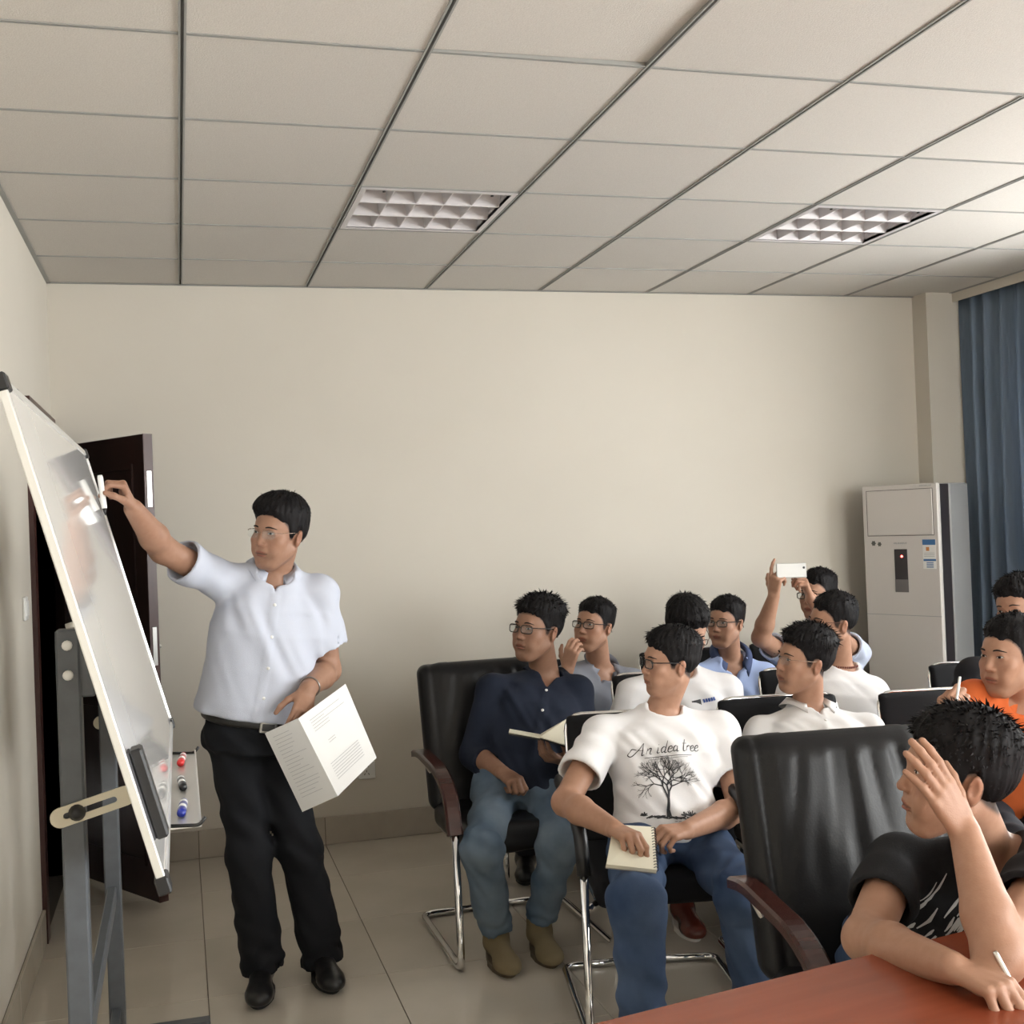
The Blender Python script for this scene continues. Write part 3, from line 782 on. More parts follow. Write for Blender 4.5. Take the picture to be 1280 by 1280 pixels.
# ------------------------------------------------------------------ people
def make_head_sdf():
    S = SDF()
    S.ell((0, -.014, .040), (.075, .094, .082), k=.01)
    S.ell((0, .030, -.030), (.062, .062, .080), k=.03)
    S.ell((0, .012, .030), (.070, .082, .062), k=.02)
    S.ell((0, .058, -.096), (.026, .026, .020), k=.03)
    for s in (-1, 1):
        S.cone((s*.054, -.002, -.050), (s*.022, .058, -.099), .016, .016, k=.03)
        S.ell((s*.043, .062, -.022), (.024, .022, .022), k=.02)
        S.ell((s*.036, .070, -.056), (.018, .018, .022), k=.02)
    S.cone((-.030, .084, .026), (.030, .084, .026), .008, .008, k=.016)
    for s in (-1, 1):
        S.ell((s*.032, .097, .006), (.019, .012, .010), k=.010, mode='s')
        S.ell((s*.032, .077, .006), (.016, .0105, .010), k=.005)
    S.cone((0, .086, .016), (0, .1035, -.026), .0065, .0095, k=.010)
    S.ell((0, .1045, -.029), (.010, .009, .0085), k=.006)
    for s in (-1, 1): S.ell((s*.0125, .096, -.032), (.0075, .009, .0065), k=.005)
    S.ell((0, .0885, -.055), (.022, .010, .012), k=.012)
    S.ell((0, .0930, -.0585), (.023, .0075, .0048), k=.005)
    S.ell((0, .0915, -.0705), (.020, .0085, .0055), k=.005)
    S.cone((-.021, .0985, -.0642), (.021, .0985, -.0642), .0022, .0022, k=.004, mode='s')
    S.ell((0, .093, -.083), (.02, .008, .005), k=.012, mode='s')
    for s in (-1, 1):                                              # ears
        R = frame(nrm((s*.35, 1, .0)), (s*.15, -.15, 1))
        S.ell((s*.077, -.012, -.008), (.0085, .017, .031), R, k=.006)
        S.ell((s*.088, -.006, -.004), (.008, .010, .019), R, k=.004, mode='s')
    return S
HEAD = make_head_sdf()
class Baked:
    """a distance field sampled once on a grid and interpolated afterwards"""
    def __init__(s, S, lo, hi, h):
        s.lo = np.array(lo, np.float32); s.h = np.float32(h); n = np.ceil((np.array(hi)-s.lo)/h).astype(int)+1
        n = ((n+11)//12)*12; s.n = n; s.D = np.ones(n, np.float32)
        g = np.stack(np.meshgrid(*[np.arange(12)]*3, indexing='ij'), -1).reshape(-1, 3)*h
        for i in range(0, n[0], 12):
            for j in range(0, n[1], 12):
                for k in range(0, n[2], 12):
                    o = s.lo+V(i, j, k)*h; c = o+5.5*h
                    s.D[i:i+12, j:j+12, k:k+12] = S.ev((o+g).astype(np.float32)).reshape(12, 12, 12)
        s.D = s.D.ravel()
    def ev(s, P):
        q = (P-s.lo)/s.h; m = (s.n-1.001).astype(np.float32)
        qc = np.clip(q, 0, m); ex = np.sqrt(((q-qc)**2).sum(1))*s.h
        f = qc.astype(np.int64); u = (qc-f).astype(np.float32)
        st = (int(s.n[1]*s.n[2]), int(s.n[2]), 1); b = f[:, 0]*st[0]+f[:, 1]*st[1]+f[:, 2]
        r = 0
        for dx in (0, 1):
            wx = u[:, 0] if dx else 1-u[:, 0]
            for dy in (0, 1):
                wy = wx*(u[:, 1] if dy else 1-u[:, 1])
                for dz in (0, 1):
                    r = r+wy*(u[:, 2] if dz else 1-u[:, 2])*s.D[b+dx*st[0]+dy*st[1]+dz]
        return r+ex
HEADG = Baked(HEAD, (-.105, -.125, -.130), (.105, .125, .135), .0028)
def face_y(x, z):
    y = np.linspace(.13, .0, 521); P = np.stack([np.full_like(y, x), y, np.full_like(y, z)], 1)
    d = HEAD.ev(P); i = np.argmax(d < 0); return float(y[i])
def hairline(Pl, st):
    """height of the hair boundary as a function of the position round the skull (local)"""
    y = Pl[:, 1]; x = np.abs(Pl[:, 0])
    hz = np.interp(y, [-.12, -.085, -.045, -.022, -.012, .006, .014, .026, .044, .062, .10],
                   [-.062, -.062, -.040, -.018, .022, .018, -.012, -.008, .034, .058, st.get('front', .070)])
    return hz
def hair_sdf(st):
    top = st.get('top', .020); side = st.get('side', .007); seed = st.get('seed', 1); part = st.get('sweep', 0.)
    fr = st.get('fringe', .0)
    S = SDF()
    def fn(P):
        d = np.minimum(d_ell(P, V(0, -.014, .040), V(.075, .094, .082)), d_ell(P, V(0, .012, .030), V(.070, .082, .062)))
        q = np.clip((P[:, 2]-.035)/.075, 0, 1); q = q*q*(3-2*q)
        th = side+(top-side)*q
        th = th+fr*np.clip((P[:, 1]-.02)/.07, 0, 1)*q
        th = th+part*np.clip(P[:, 0]/.07, -1, 1)*.006*q
        cx = P-np.array([.012, -.055, .115]); rr = np.sqrt((cx*cx).sum(1)); az = np.arctan2(cx[:, 0], cx[:, 1]+.004)
        nz = noise(np.stack([az*9, rr*22, P[:, 2]*12], 1), seed)*.45+noise(np.stack([az*26, rr*36, P[:, 2]*22], 1), seed+7)*.55
        th = th*(1+.20*nz)+.0010*nz
        hz = hairline(P, st); up_ = P[:, 2]-hz+.006*noise(P*np.array([120, 120, 60.]), seed+3)+.009*noise(P*np.array([38, 30, 20.]), seed+5)
        rmp = np.clip((up_+.002)/st.get('ramp', .030), 0, 1); rmp = rmp*(2-rmp)
        return smax(d-.0015-th*(.10+.90*rmp), -up_*.8, .004)
    S.op(fn, (-.115, -.15, -.085), (.115, .135, .165))
    return S
def skin_color(base, head, st):
    c, R, s = head; base = np.array(base)
    def fn(vs):
        L = (vs-c) @ R/s; col = np.tile(base, (len(vs), 1))
        near = (np.abs(L[:, 0]) < .1) & (np.abs(L[:, 1]) < .125) & (L[:, 2] > -.13) & (L[:, 2] < .14)
        x, y, z = L[:, 0], L[:, 1], L[:, 2]
        def mix(m, c2, a=1.0):
            m = (np.clip(m, 0, 1)*near*a)[:, None]; col[:] = col*(1-m)+np.array(c2)*m
        ck = np.exp(-(((np.abs(x)-.04)/.02)**2+((z+.025)/.02)**2))*(y > .03)
        mix(ck*.35, base*V(1.06, .86, .84))
        mix(np.exp(-((x/.014)**2+((z+.03)/.014)**2))*(y > .08)*.35, base*V(1.05, .86, .84))
        lip = 1-np.clip((np.sqrt((x/.0245)**2+((z+.0645)/.0115)**2)-.8)*5, 0, 1)
        mix(lip*(y > .075), base*V(.78, .52, .52))
        mix(np.exp(-((z+.0643)/.0022)**2)*(np.abs(x) < .024)*(y > .07), base*.30)
        be = st.get('beard', .18)
        mix(np.clip(1-np.abs(z+.085)/.045, 0, 1)*(y > .0)*(z < -.045)*(1-lip), base*.62, be)
        # cropped hair that lets the skin show round the edge of the hair
        hz = hairline(L, st); m = np.clip((z-hz+.006)/.010, 0, 1)*(1-(np.abs(x) > .081)*(y > -.03))
        mix(m, (.012, .010, .010), st.get('fade', .92))
        ear = (np.abs(x) > .078)*(y > -.04)*(np.abs(z+.005) < .04)
        mix(ear*.5, base*V(1.0, .80, .76))
        return col
    return fn
def local_mesh(mb_fn, c, R, s):
    mb = MB(); mb_fn(mb); mb.v = [tuple(c+R @ (V(*p)*s)) for p in mb.v]; return mb
EYE_Z = .007
def eye_mesh(mb, sx, gaze=(0, 0), open_=1.0):
    n = 14; a = .0135; cx = sx*.0315
    rows = 5; vs = []; fs = []
    for j in range(rows):
        v = j/(rows-1)
        for i in range(n):
            u = i/(n-1)*2-1; up = .0052*open_*(1-abs(u)**2.2); lo = -.0036*open_*(1-abs(u)**2)
            z = EYE_Z+(lo+(up-lo)*v)+(.0012*u*sx); x = cx+u*a
            vs.append((x, face_y(x, z)+.0009, z))
    for j in range(rows-1):
        for i in range(n-1): fs.append((j*n+i, j*n+i+1, (j+1)*n+i+1, (j+1)*n+i))
    mb.add(vs, fs, True)
def disc_on_face(mb, cx, cz, r, lift, zlo, zhi):
    vs = [(cx, face_y(cx, cz)+lift, cz)]
    for k in range(12):
        t = k*math.pi/6; x = cx+r*math.cos(t); z = min(max(cz+r*math.sin(t), zlo), zhi); vs.append((x, face_y(x, z)+lift, z))
    mb.add(vs, [(0, 1+k, 1+(k+1) % 12) for k in range(12)], True)
def line_on_face(mb, pts, r, lift, flat=.6):
    mb.tube([(x, face_y(x, z)+lift, z) for x, z in pts], r, n=6, flat=flat)
_face_cache = {}
def face_bits(kind, s):
    key = (kind, s)
    if key not in _face_cache:
        mb = MB()
        if kind == 'eye': eye_mesh(mb, s, open_=.80)
        elif kind == 'iris': disc_on_face(mb, s*.0315, EYE_Z+.0004, .0056, .0014, EYE_Z-.0028, EYE_Z+.0038)
        elif kind == 'eyelid':
            line_on_face(mb, [(s*.0315+u*.0145, EYE_Z+.0044*(1-abs(u)**2.2)+.0012*u*s) for u in np.linspace(-1, 1, 11)], [.0004]+[.0011]*9+[.0004], .0008)
        elif kind == 'eyebrow':
            pts = [(s*(.0155+.033*t), .0255+.0055*math.sin(math.pi*min(1, t*.9+.05))-.003*t) for t in np.linspace(0, 1, 9)]
            line_on_face(mb, pts, [.0022, .0032, .0035, .0035, .0033, .003, .0026, .002, .001], .0004, .8)
        _face_cache[key] = mb
    return _face_cache[key]
def placed(mb, c, R, s):
    m = MB(); m.v = [tuple(c+R @ (V(*p)*s)) for p in mb.v]; m.f = mb.f; m.sm = mb.sm; return m
_hair_cache = {}
def hair_mesh(key, st):
    """hair cap in head coordinates and, standing on it, short tapered locks that roughen the outline"""
    if key in _hair_cache: return _hair_cache[key]
    vs, fs = hair_sdf(st).mesh(.0034)
    rng = np.random.default_rng(st.get('seed', 1)); n = st.get('locks', 900)
    f = fs[rng.integers(0, len(fs), n*3)]; A, B, C = vs[f[:, 0]], vs[f[:, 1]], vs[f[:, 2]]
    N = np.cross(B-A, C-A); N /= np.linalg.norm(N, axis=1)[:, None]+1e-9; p = (A+B+C)/3
    out = p-np.array([0, -.01, .02]); out /= np.linalg.norm(out, axis=1)[:, None]
    ok = ((N*out).sum(1) > .5) & (p[:, 2] > hairline(p, st)+.004); p, N = p[ok][:n], N[ok][:n]; n = len(p)
    fl = p-np.array([.012, -.055, .135]); fl -= N*(fl*N).sum(1)[:, None]; fl /= np.linalg.norm(fl, axis=1)[:, None]+1e-6
    q = np.clip((p[:, 2]-.03)/.07, 0, 1)[:, None]
    d = N*(.25+st.get('spike', .5)*q)+fl*.9+rng.normal(0, .25, (n, 3)); d /= np.linalg.norm(d, axis=1)[:, None]
    L = (st.get('lock', .016)*(.35+.65*q[:, 0])*(.6+.7*rng.random(n)))[:, None]
    sx = np.cross(d, N); sx /= np.linalg.norm(sx, axis=1)[:, None]+1e-6; w = .0016+.0012*rng.random(n)[:, None]
    p0 = p-N*.002
    q4 = [p0-sx*w, p0+sx*w, p0+d*L*.6+sx*w*.5+N*.0016, p0+d*L*.6-sx*w*.5+N*.0016, p0+d*L]
    b = len(vs); lv = np.stack(q4, 1).reshape(-1, 3); k = b+np.arange(n)*5
    lf = np.concatenate([np.stack([k, k+1, k+2, k+3], 1), np.stack([k+3, k+2, k+4, k+4], 1)])
    _hair_cache[key] = (vs, fs, lv, lf-b)
    return _hair_cache[key]
def put_hair(key, st, c, R, s, mat, parent):
    vs, fs, lv, lf = hair_mesh(key, st)
    o = sdf_obj('hair', (c+(vs*s) @ R.T, fs), 0, mat, parent)
    tri = [tuple(q[:3]) if q[2] == q[3] else tuple(q) for q in lf.tolist()]
    me = bpy.data.meshes.new('hair_locks'); me.from_pydata((c+(lv*s) @ R.T-root_of(parent)).tolist(), [], tri); me.update()
    l = link_mesh('hair_locks', me, mat, o, smooth=True); l['kind'] = 'stuff'
    return o
HAND = {   # curl of the three joints of index, middle, ring, little; thumb (out, bend)
    'relaxed': dict(f=[(18, 28, 18), (24, 34, 20), (30, 38, 22), (34, 42, 24)], sp=5, th=(38, 22, 22)),
    'fist':    dict(f=[(48, 78, 48), (58, 84, 50), (64, 86, 50), (66, 86, 50)], sp=2, th=(30, 40, 36)),
    'pen':     dict(f=[(38, 50, 28), (46, 58, 32), (56, 66, 38), (62, 70, 40)], sp=3, th=(34, 24, 30)),
    'flat':    dict(f=[(6, 10, 6), (8, 10, 6), (10, 12, 8), (12, 14, 8)], sp=7, th=(48, 6, 8)),
    'hold':    dict(f=[(34, 34, 18), (38, 38, 20), (42, 40, 22), (46, 42, 22)], sp=4, th=(46, 16, 14)),
    'pinch':   dict(f=[(44, 44, 22), (44, 62, 34), (56, 72, 40), (62, 76, 44)], sp=3, th=(42, 22, 26)),
    'write':   dict(f=[(58, 50, 22), (62, 66, 36), (68, 78, 44), (70, 80, 46)], sp=3, th=(36, 26, 26)),
    'brow':    dict(f=[(4, 10, 8), (5, 10, 8), (6, 12, 8), (8, 14, 8)], sp=3, th=(40, 6, 8)),
    'phone':   dict(f=[(4, 18, 14), (52, 74, 40), (60, 80, 44), (64, 82, 46)], sp=4, th=(52, 12, 10)),
}
def rot_axis(v, ax, deg):
    a = math.radians(deg); return v*math.cos(a)+np.cross(ax, v)*math.sin(a)+ax*(ax @ v)*(1-math.cos(a))
def add_hand(S, wrist, d, back, side, pose='relaxed', s=1.0):
    """side +1 right hand, -1 left hand. Returns useful points in the world."""
    y = nrm(d); z = nrm(back-y*(back @ y)); x = np.cross(y, z); th = -x*side   # th: towards the thumb
    ps = HAND[pose] if isinstance(pose, str) else pose; out = {}
    W = V(*wrist)
    kn = []
    for i, (a, l) in enumerate(((.027, .088), (.009, .091), (-.009, .087), (-.026, .079))):
        k = W+(th*a+y*l+z*(.003 if i in (1, 2) else 0))*s; kn.append(k)
        S.cone(W+(th*a*.62+y*.012)*s, k, .0135*s, .0105*s, k=.010*s)
    S.cone(W+(th*.018+y*.030-z*.008)*s, W+(-th*.012+y*.060-z*.008)*s, .013*s, .012*s, k=.012*s)
    S.cone(W+(th*.012+y*.018-z*.004)*s, W+(th*.032+y*.045-z*.010)*s, .014*s, .012*s, k=.010*s)
    lens = ((.042, .025, .021), (.046, .028, .022), (.042, .027, .021), (.033, .021, .019))
    rad = ((.0096, .0088, .0080, .0068), (.0098, .0090, .0082, .0070), (.0093, .0086, .0078, .0066), (.0084, .0077, .0070, .0060))
    for i in range(4):
        dirn = rot_axis(y, z, (1.5-i)*ps['sp']*(1 if side < 0 else 1)*(-side)*-1)
        ax = np.cross(dirn, z); p = kn[i]; cur = dirn; pts = [p]
        for j in range(3):
            cur = rot_axis(cur, ax, -ps['f'][i][j]); q = p+cur*lens[i][j]*s
            S.cone(p, q, rad[i][j]*s, rad[i][j+1]*s, k=.0035*s); p = q; pts.append(p)
        out['f%d' % i] = pts
    o, b1, b2 = ps['th']
    base = W+(th*.024+y*.024-z*.006)*s
    cur = nrm(y*math.cos(math.radians(o))+th*math.sin(math.radians(o))-z*.35)
    p = base; pts = [p]; ax = nrm(np.cross(cur, th*.2-z+1e-6))
    inward = nrm(-th*.8-z*.6+y*.1)
    for j, L in enumerate((.042, .033, .026)):
        if j: cur = nrm(cur+inward*math.tan(math.radians((b1, b2)[j-1])))
        q = p+cur*L*s; S.cone(p, q, (.0135, .0108, .0096)[j]*s, (.0108, .0098, .0080)[j]*s, k=.006*s); p = q; pts.append(p)
    out['th'] = pts; out['kn'] = kn
    return out
def torso_fn(hip, neck, lat_h, lat_s, prof, ease, tlo, thi, bend=0.0, wave=None, nexp=2.4):
    """lofted trunk between the hip centre and the base of the neck"""
    hip = V(*hip); neck = V(*neck); ax = neck-hip; L = np.linalg.norm(ax); ax = ax/L
    T, Wd, Dp, Of = prof
    lh, ls = nrm(lat_h), nrm(lat_s)
    f4 = np.float32; hip_, ax_ = hip.astype(f4), ax.astype(f4)
    lh_, ls_ = nrm(lh-ax*(lh @ ax)), nrm(ls-ax*(ls @ ax)); fh_, fs_ = np.cross(lh_, ax), np.cross(ls_, ax)
    BX = np.stack([lh_, fh_, ls_, fs_], 1).astype(f4)
    def coords(P):
        q = P-hip_; t = (q @ ax_)/f4(L); tc = np.clip(t, 0, 1); B = q @ BX   # lateral axes point to the person's left
        x = B[:, 0]*(1-tc)+B[:, 2]*tc
        y = B[:, 1]*(1-tc)+B[:, 3]*tc-np.interp(t, T, Of).astype(f4)-f4(bend*4)*tc*(1-tc)
        return t, x, y
    def fn(P):
        t, x, y = coords(P)
        w = np.interp(t, T, Wd).astype(np.float32)+np.float32(ease); d = np.interp(t, T, Dp).astype(np.float32)+np.float32(ease)
        r = ((np.abs(x)/w)**nexp+(np.abs(y)/d)**nexp)**(1/nexp)
        e = (r-1)*np.minimum(w, d)*.85
        if wave is not None: e = e+wave(t, x, y)
        return smax(e, np.maximum((tlo-t)*L, (t-thi)*L), .012)
    R = .36
    return fn, np.minimum(hip, neck)-R, np.maximum(hip, neck)+R, coords
PROF = (np.array([-.30, -.12, .0, .18, .42, .66, .82, .93, 1.04]),
        np.array([.150, .168, .168, .152, .153, .166, .150, .100, .056]),
        np.array([.100, .118, .118, .104, .106, .110, .096, .070, .054]),
        np.array([.0, .0, .0, .004, .010, .012, .004, -.004, -.004]))
def scaled_prof(w=1.0, d=1.0, belly=0.0):
    T, W_, D_, O_ = PROF
    b = belly*np.exp(-((T-.22)/.28)**2)
    return (T, W_*w+b*.5, D_*d+b*.7, O_+b*.6)

def d_sleeve(P, a, b, ra, rb, end):
    """cone cut square at its far end"""
    ax = nrm(b-a); return np.maximum(d_cone(P, a, b+ax*.05, ra, rb), (P-end) @ ax)
def collar_mesh(mb, nb, up, fwd, open_, rw=.068, rd=.069, hgt=.034, tip=.052):
    """turned-down shirt collar round the neck"""
    R = frame(fwd, up); n = 41
    rows = [[], [], []]
    for i in range(n):
        s = i/(n-1)*2-1; a = s*math.radians(180-open_)                # 0 at the back of the neck
        fr = (1-math.cos(a))/2                                        # 0 back, 1 front
        dx, dy = math.sin(a), -math.cos(a); drop = -.052*fr**1.7
        sharp = max(0, (abs(s)-.72)/.28)**2
        p0 = V(dx*(rw+.004), dy*(rd+.004), drop-.004); p1 = V(dx*(rw-.002), dy*(rd-.002), drop+hgt*(1-.25*fr))
        p2 = V(dx*(rw+.030+.010*sharp), dy*(rd+.030+.010*sharp), drop+.004-tip*.75*sharp)
        for r, p in zip(rows, (p0, p1, p2)): r.append(nb+R @ p)
    vs = [p for r in rows for p in r]; fs = []
    for j in range(2):
        for i in range(n-1): fs.append((j*n+i, j*n+i+1, (j+1)*n+i+1, (j+1)*n+i))
    mb.add(vs, fs, True)
def glasses(c, R, s, parent, style):
    """style: (frame material, tube radius, half width, half height, rimless)"""
    m, r, hw, hh, rimless = style
    def loc(p): return c+R @ (V(*p)*s)
    G = MB(); lens = []
    zc = .0035
    def yf(x): return .1015-2.6*max(0, abs(x)-.012)**2*1.0-.10*max(0, abs(x)-.03)
    for sd in (-1, 1):
        ring = []
        for k in range(28):
            a = 2*math.pi*k/28; e = 2.0/3.6
            x = sd*.0335+hw*math.copysign(abs(math.cos(a))**e, math.cos(a)); z = zc+hh*math.copysign(abs(math.sin(a))**e, math.sin(a))
            ring.append((x, yf(x)+.004, z))
        lens.append([loc(p) for p in ring])
        top = [p for p in ring if p[2] > zc]
        if rimless: G.tube([loc(p) for p in sorted(top)], r*.7, n=6)
        else: G.tube([loc(p) for p in ring], r, n=6, closed=True)
        xo = sd*(.0335+hw)
        G.tube([loc((xo, yf(xo)+.004, zc+hh*.55)), loc((sd*.071, .082, zc+hh*.6)), loc((sd*.079, .045, zc+.010)), loc((sd*.0815, .004, zc+.010)), loc((sd*.0815, -.018, zc-.004)), loc((sd*.080, -.030, zc-.022))], r*.95, n=6)
    G.tube([loc((-.0335+hw, yf(.01)+.004, zc+hh*.25)), loc((0, .107, zc+hh*.45)), loc((.0335-hw, yf(.01)+.004, zc+hh*.25))], r*.9, n=6)
    g = G.build('glasses', m, parent, world=True); g['kind'] = 'part'; del g['kind']
    for ring in lens:
        mb = MB(); cc = sum(ring)/len(ring); fw = R @ V(0, 1, 0)*.0006
        n = len(ring); mb.add([p+fw for p in ring]+[p-fw for p in ring], [tuple(range(n)), tuple(range(2*n-1, n-1, -1))]+[(i, (i+1) % n, n+(i+1) % n, n+i) for i in range(n)])
        L = MB(); L.v, L.f, L.sm = mb.v, mb.f, mb.sm; o = L.build('lens', M_['lens'], g); o.location = (0, 0, 0)
        for v in o.data.vertices: v.co = v.co-type(v.co)(tuple(root_of(parent)))
    return g
HAIR = {
    'crop':   dict(top=.019, side=.005, ramp=.045, front=.076, seed=3, lock=.011, spike=.9, locks=800),
    'spiky':  dict(top=.027, side=.007, ramp=.034, seed=11, lock=.020, spike=.8, fringe=.004, locks=900, front=.068),
    'swept':  dict(top=.030, side=.010, seed=21, lock=.012, spike=.05, sweep=1.0, front=.082, locks=600),
    'medium': dict(top=.024, side=.008, ramp=.04, front=.074, seed=31, lock=.016, spike=.5, fringe=.004, locks=850),
    'fuzzy':  dict(top=.026, side=.011, seed=41, lock=.017, spike=.7, locks=1300, front=.066),
}
def skin_tone(k): return np.array((.43, .240, .160))*k
def shoe(parent, ankle, toe, m_up, m_sole, length=.265, boot=False):
    a = V(*ankle); d = nrm(V(toe[0], toe[1], 0)); x = V(d[1], -d[0], 0); g = V(a[0], a[1], 0)
    heel, ball, tip = g-d*.055, g+d*(length-.055-.085), g+d*(length-.055-.045)
    z = V(0, 0, 1); S = SDF()
    S.cone(heel+z*.045, g+z*.070, .034, .038, k=.02); S.cone(g+z*.062, ball+z*.042, .040, .036, k=.025)
    S.ell(tip+z*.036, (.041, .046, .030), np.stack([x, d, z], 1), k=.02)
    S.ell(ball+z*.034, (.046, .060, .030), np.stack([x, d, z], 1), k=.02)
    S.cone(g+z*.070, a+z*(.02 if boot else -.005), .042, .046 if boot else .040, k=.02)
    S.plane((0, 0, .018), (0, 0, -1)); S.plane((0, 0, a[2]+(.03 if boot else .01)), (0, 0, 1))
    o = sdf_obj('shoe', S, .006, m_up, parent)
    out = []
    for k in range(28):
        t = 2*math.pi*k/28; cy, sx = math.cos(t), math.sin(t)
        L = (length/2+.004)*cy+(length/2-.094); w = .046-.008*(cy < -.2)+.003*(cy > .3)
        out.append(g+d*L+x*sx*w*(1-.12*abs(cy)**3))
    mb = MB(); n = 28; mb.add([p for p in out]+[p+z*.022 for p in out], [tuple(range(n))[::-1], tuple(range(n, 2*n))]+[(i, (i+1) % n, n+(i+1) % n, n+i) for i in range(n)])
    s = mb.build('sole', m_sole, o)
    off = root_of(parent)
    for v in s.data.vertices: v.co = v.co-type(v.co)(tuple(off))
    return o
def on_surface(obj_mesh_bvh, p, d): return obj_mesh_bvh.ray_cast(p, d)
def person(q):
    """q: joints in metres (R and L are the person's own right and left)"""
    J = {k: V(*v) for k, v in q['j'].items()}
    hd = q['head']; hc = V(*hd['c']); s = hd.get('s', .95)
    dc = nrm(V(-hc[0], -hc[1], 0)); fw = rotz(dc, hd['turn']); sd = np.cross(fw, V(0, 0, 1))
    fw = rot_axis(fw, sd, hd.get('pitch', 0)); up = np.cross(sd, fw); up = rot_axis(up, fw, -hd.get('roll', 0) if True else 0)
    R = frame(fw, up)
    neck, shR, shL = J['neck'], J['shR'], J['shL']; lat = nrm(shL-shR)
    hip = J['hip']; fac = nrm(V(*q.get('face', np.cross(lat, V(0, 0, 1)))))
    lat_h = nrm(np.cross(V(0, 0, 1), fac)) if 'face' in q else nrm(V(lat[0], lat[1], 0))
    if 'hipR' not in J: J['hipR'], J['hipL'] = hip-lat_h*.088, hip+lat_h*.088
    for a in 'RL':
        if 'kn'+a not in J:
            sg = -1 if a == 'R' else 1
            J['kn'+a] = J['hip'+a]+fac*.42+lat_h*sg*.05+V(0, 0, .50-J['hip'+a][2]); J['an'+a] = J['kn'+a]+fac*q.get('feet', .02)+V(0, 0, .10-J['kn'+a][2])
    root = empty('person', (hip[0], hip[1], 0)); tag(root, q['label'], 'person', q.get('group'))
    h = q.get('h', .0050); prof = scaled_prof(q.get('w', 1.0), q.get('d', 1.0), q.get('belly', 0.0))
    # --- body: head, neck, trunk core, arms and hands in one skin
    S = SDF(); Rh = .145*s
    hc4, R4 = hc.astype(np.float32), (R/s).astype(np.float32)
    S.op(lambda P: HEADG.ev((P-hc4) @ R4)*np.float32(s), hc-Rh, hc+Rh, k=.004)
    S.cone(hc+R @ V(0, -.022, -.050)*s, neck+V(0, 0, .010)+nrm(np.cross(lat, V(0, 0, 1)))*-.02, .053*s, .058*s, k=.022)
    fn, lo, hi, crd = torso_fn(hip, neck, lat_h, lat, prof, -.010, .62, 1.02); S.op(fn, neck-.22, neck+.16, k=.03)
    S.cone(neck-(neck-hip)*.3, hip, .06, .06, k=.02)
    hands = {}; fr0 = nrm(np.cross(lat, neck-hip))
    for a, sg in (('R', 1), ('L', -1)):
        sh, el, wr = J['sh'+a], J['el'+a], J['wr'+a]; f = q.get('arm', 1.0)
        S.cone(neck-(neck-hip)*.14, sh, .042, .042, k=.03)
        S.cone(neck+V(0, 0, .004)+(sh-neck)*.26-fr0*.020, sh, .034, .034, k=.03)
        S.cone(sh, el, .047*f, .040*f, k=.02); m = el+(wr-el)*.32
        S.cone(el, m, .041*f, .0425*f, k=.02); S.cone(m, wr, .0425*f, .0275*f, k=.015)
        hq = q['hand'+a]; d = V(*hq['to'])-wr if 'to' in hq else V(*hq['dir'])
        hands[a] = add_hand(S, wr, d, V(*hq['back']), sg, hq.get('pose', 'relaxed'), q.get('hs', .98))
    tone = skin_tone(q.get('tone', 1.0))
    body = sdf_obj('body', S, h, M_['skin'], root, skin_color(tone, (hc, R, s), HAIR[q['hair']]))
    put_hair(q['hair'], HAIR[q['hair']], hc, R, s, q.get('hairmat', M_['hair']), root)
    for sx in (-1, 1):
        e = placed(face_bits('eye', sx), hc, R, s).build('eye', M_['sclera'], root, world=True, fix=False)
        for k, m in (('iris', M_['iris']), ('eyelid', M_['iris'])):
            o = placed(face_bits(k, sx), hc, R, s).build(k, m, root, world=True, fix=False); o.parent = e
        placed(face_bits('eyebrow', sx), hc, R, s).build('eyebrow', M_['hair'], root, world=True, fix=False)
    if q.get('glasses'): glasses(hc, R, s, root, q['glasses'])
    # --- shirt
    sh_ = q['shirt']; ease = sh_.get('ease', .012); amp = sh_.get('fold', .006); sd_ = sh_.get('seed', 1); fz = sh_.get('fz', 3.0)
    def wv(t, x, y):
        e = .55*np.sin(25*x+8*y+2.0*np.sin(fz*1.9*t+sd_)+1.3*sd_)+.40*np.sin(52*x+6*fz*t+1.6*np.sin(8*t+2*sd_+9*x))+.35*np.sin(17*y+14*x+fz*5*t+sd_)+.22*np.sin(88*x+30*y+fz*9*t+2.2*np.sin(13*t+sd_+20*x))
        e = amp*e*np.clip((1.0-t)*5, 0, 1)*(.55+.45*np.sin(7*x+4*t+sd_))
        if sh_.get('placket'): e = e-.0026*np.exp(-(x/.015)**6)*(y > 0)*np.clip((1.0-t)*20, 0, 1)
        return e
    T = SDF(); tlo = sh_.get('hem', -.04)
    fn, lo, hi, crd = torso_fn(hip, neck, lat_h, lat, prof, ease, tlo, 1+.040/np.linalg.norm(V(*neck)-V(*hip)), wave=wv); T.op(fn, lo, hi, k=.02)
    fr_s = nrm(np.cross(lat, neck-hip)); uax = nrm(neck-hip)
    for a in 'RL':
        sh, el, wr = J['sh'+a], J['el'+a], J['wr'+a]; u = nrm(el-sh); Lu = np.linalg.norm(el-sh)
        T.cone(neck-(neck-hip)*.16+(sh-neck)*.35, sh, .055+ease*.3, .046+ease*.6, k=.03)
        T.cone(neck+uax*.010+(sh-neck)*.30-fr_s*.020, sh+uax*.002, .037+ease*.4, .040+ease*.6, k=.03)
        se = sh_.get('sleeve', .62); r0, r1 = sh_.get('r', (.058, .068))
        sw = lambda P, sg_=sd_: .0035*np.sin(P[:, 0]*48+P[:, 1]*31+P[:, 2]*22+2*np.sin(P[:, 2]*30+sg_)+sg_)
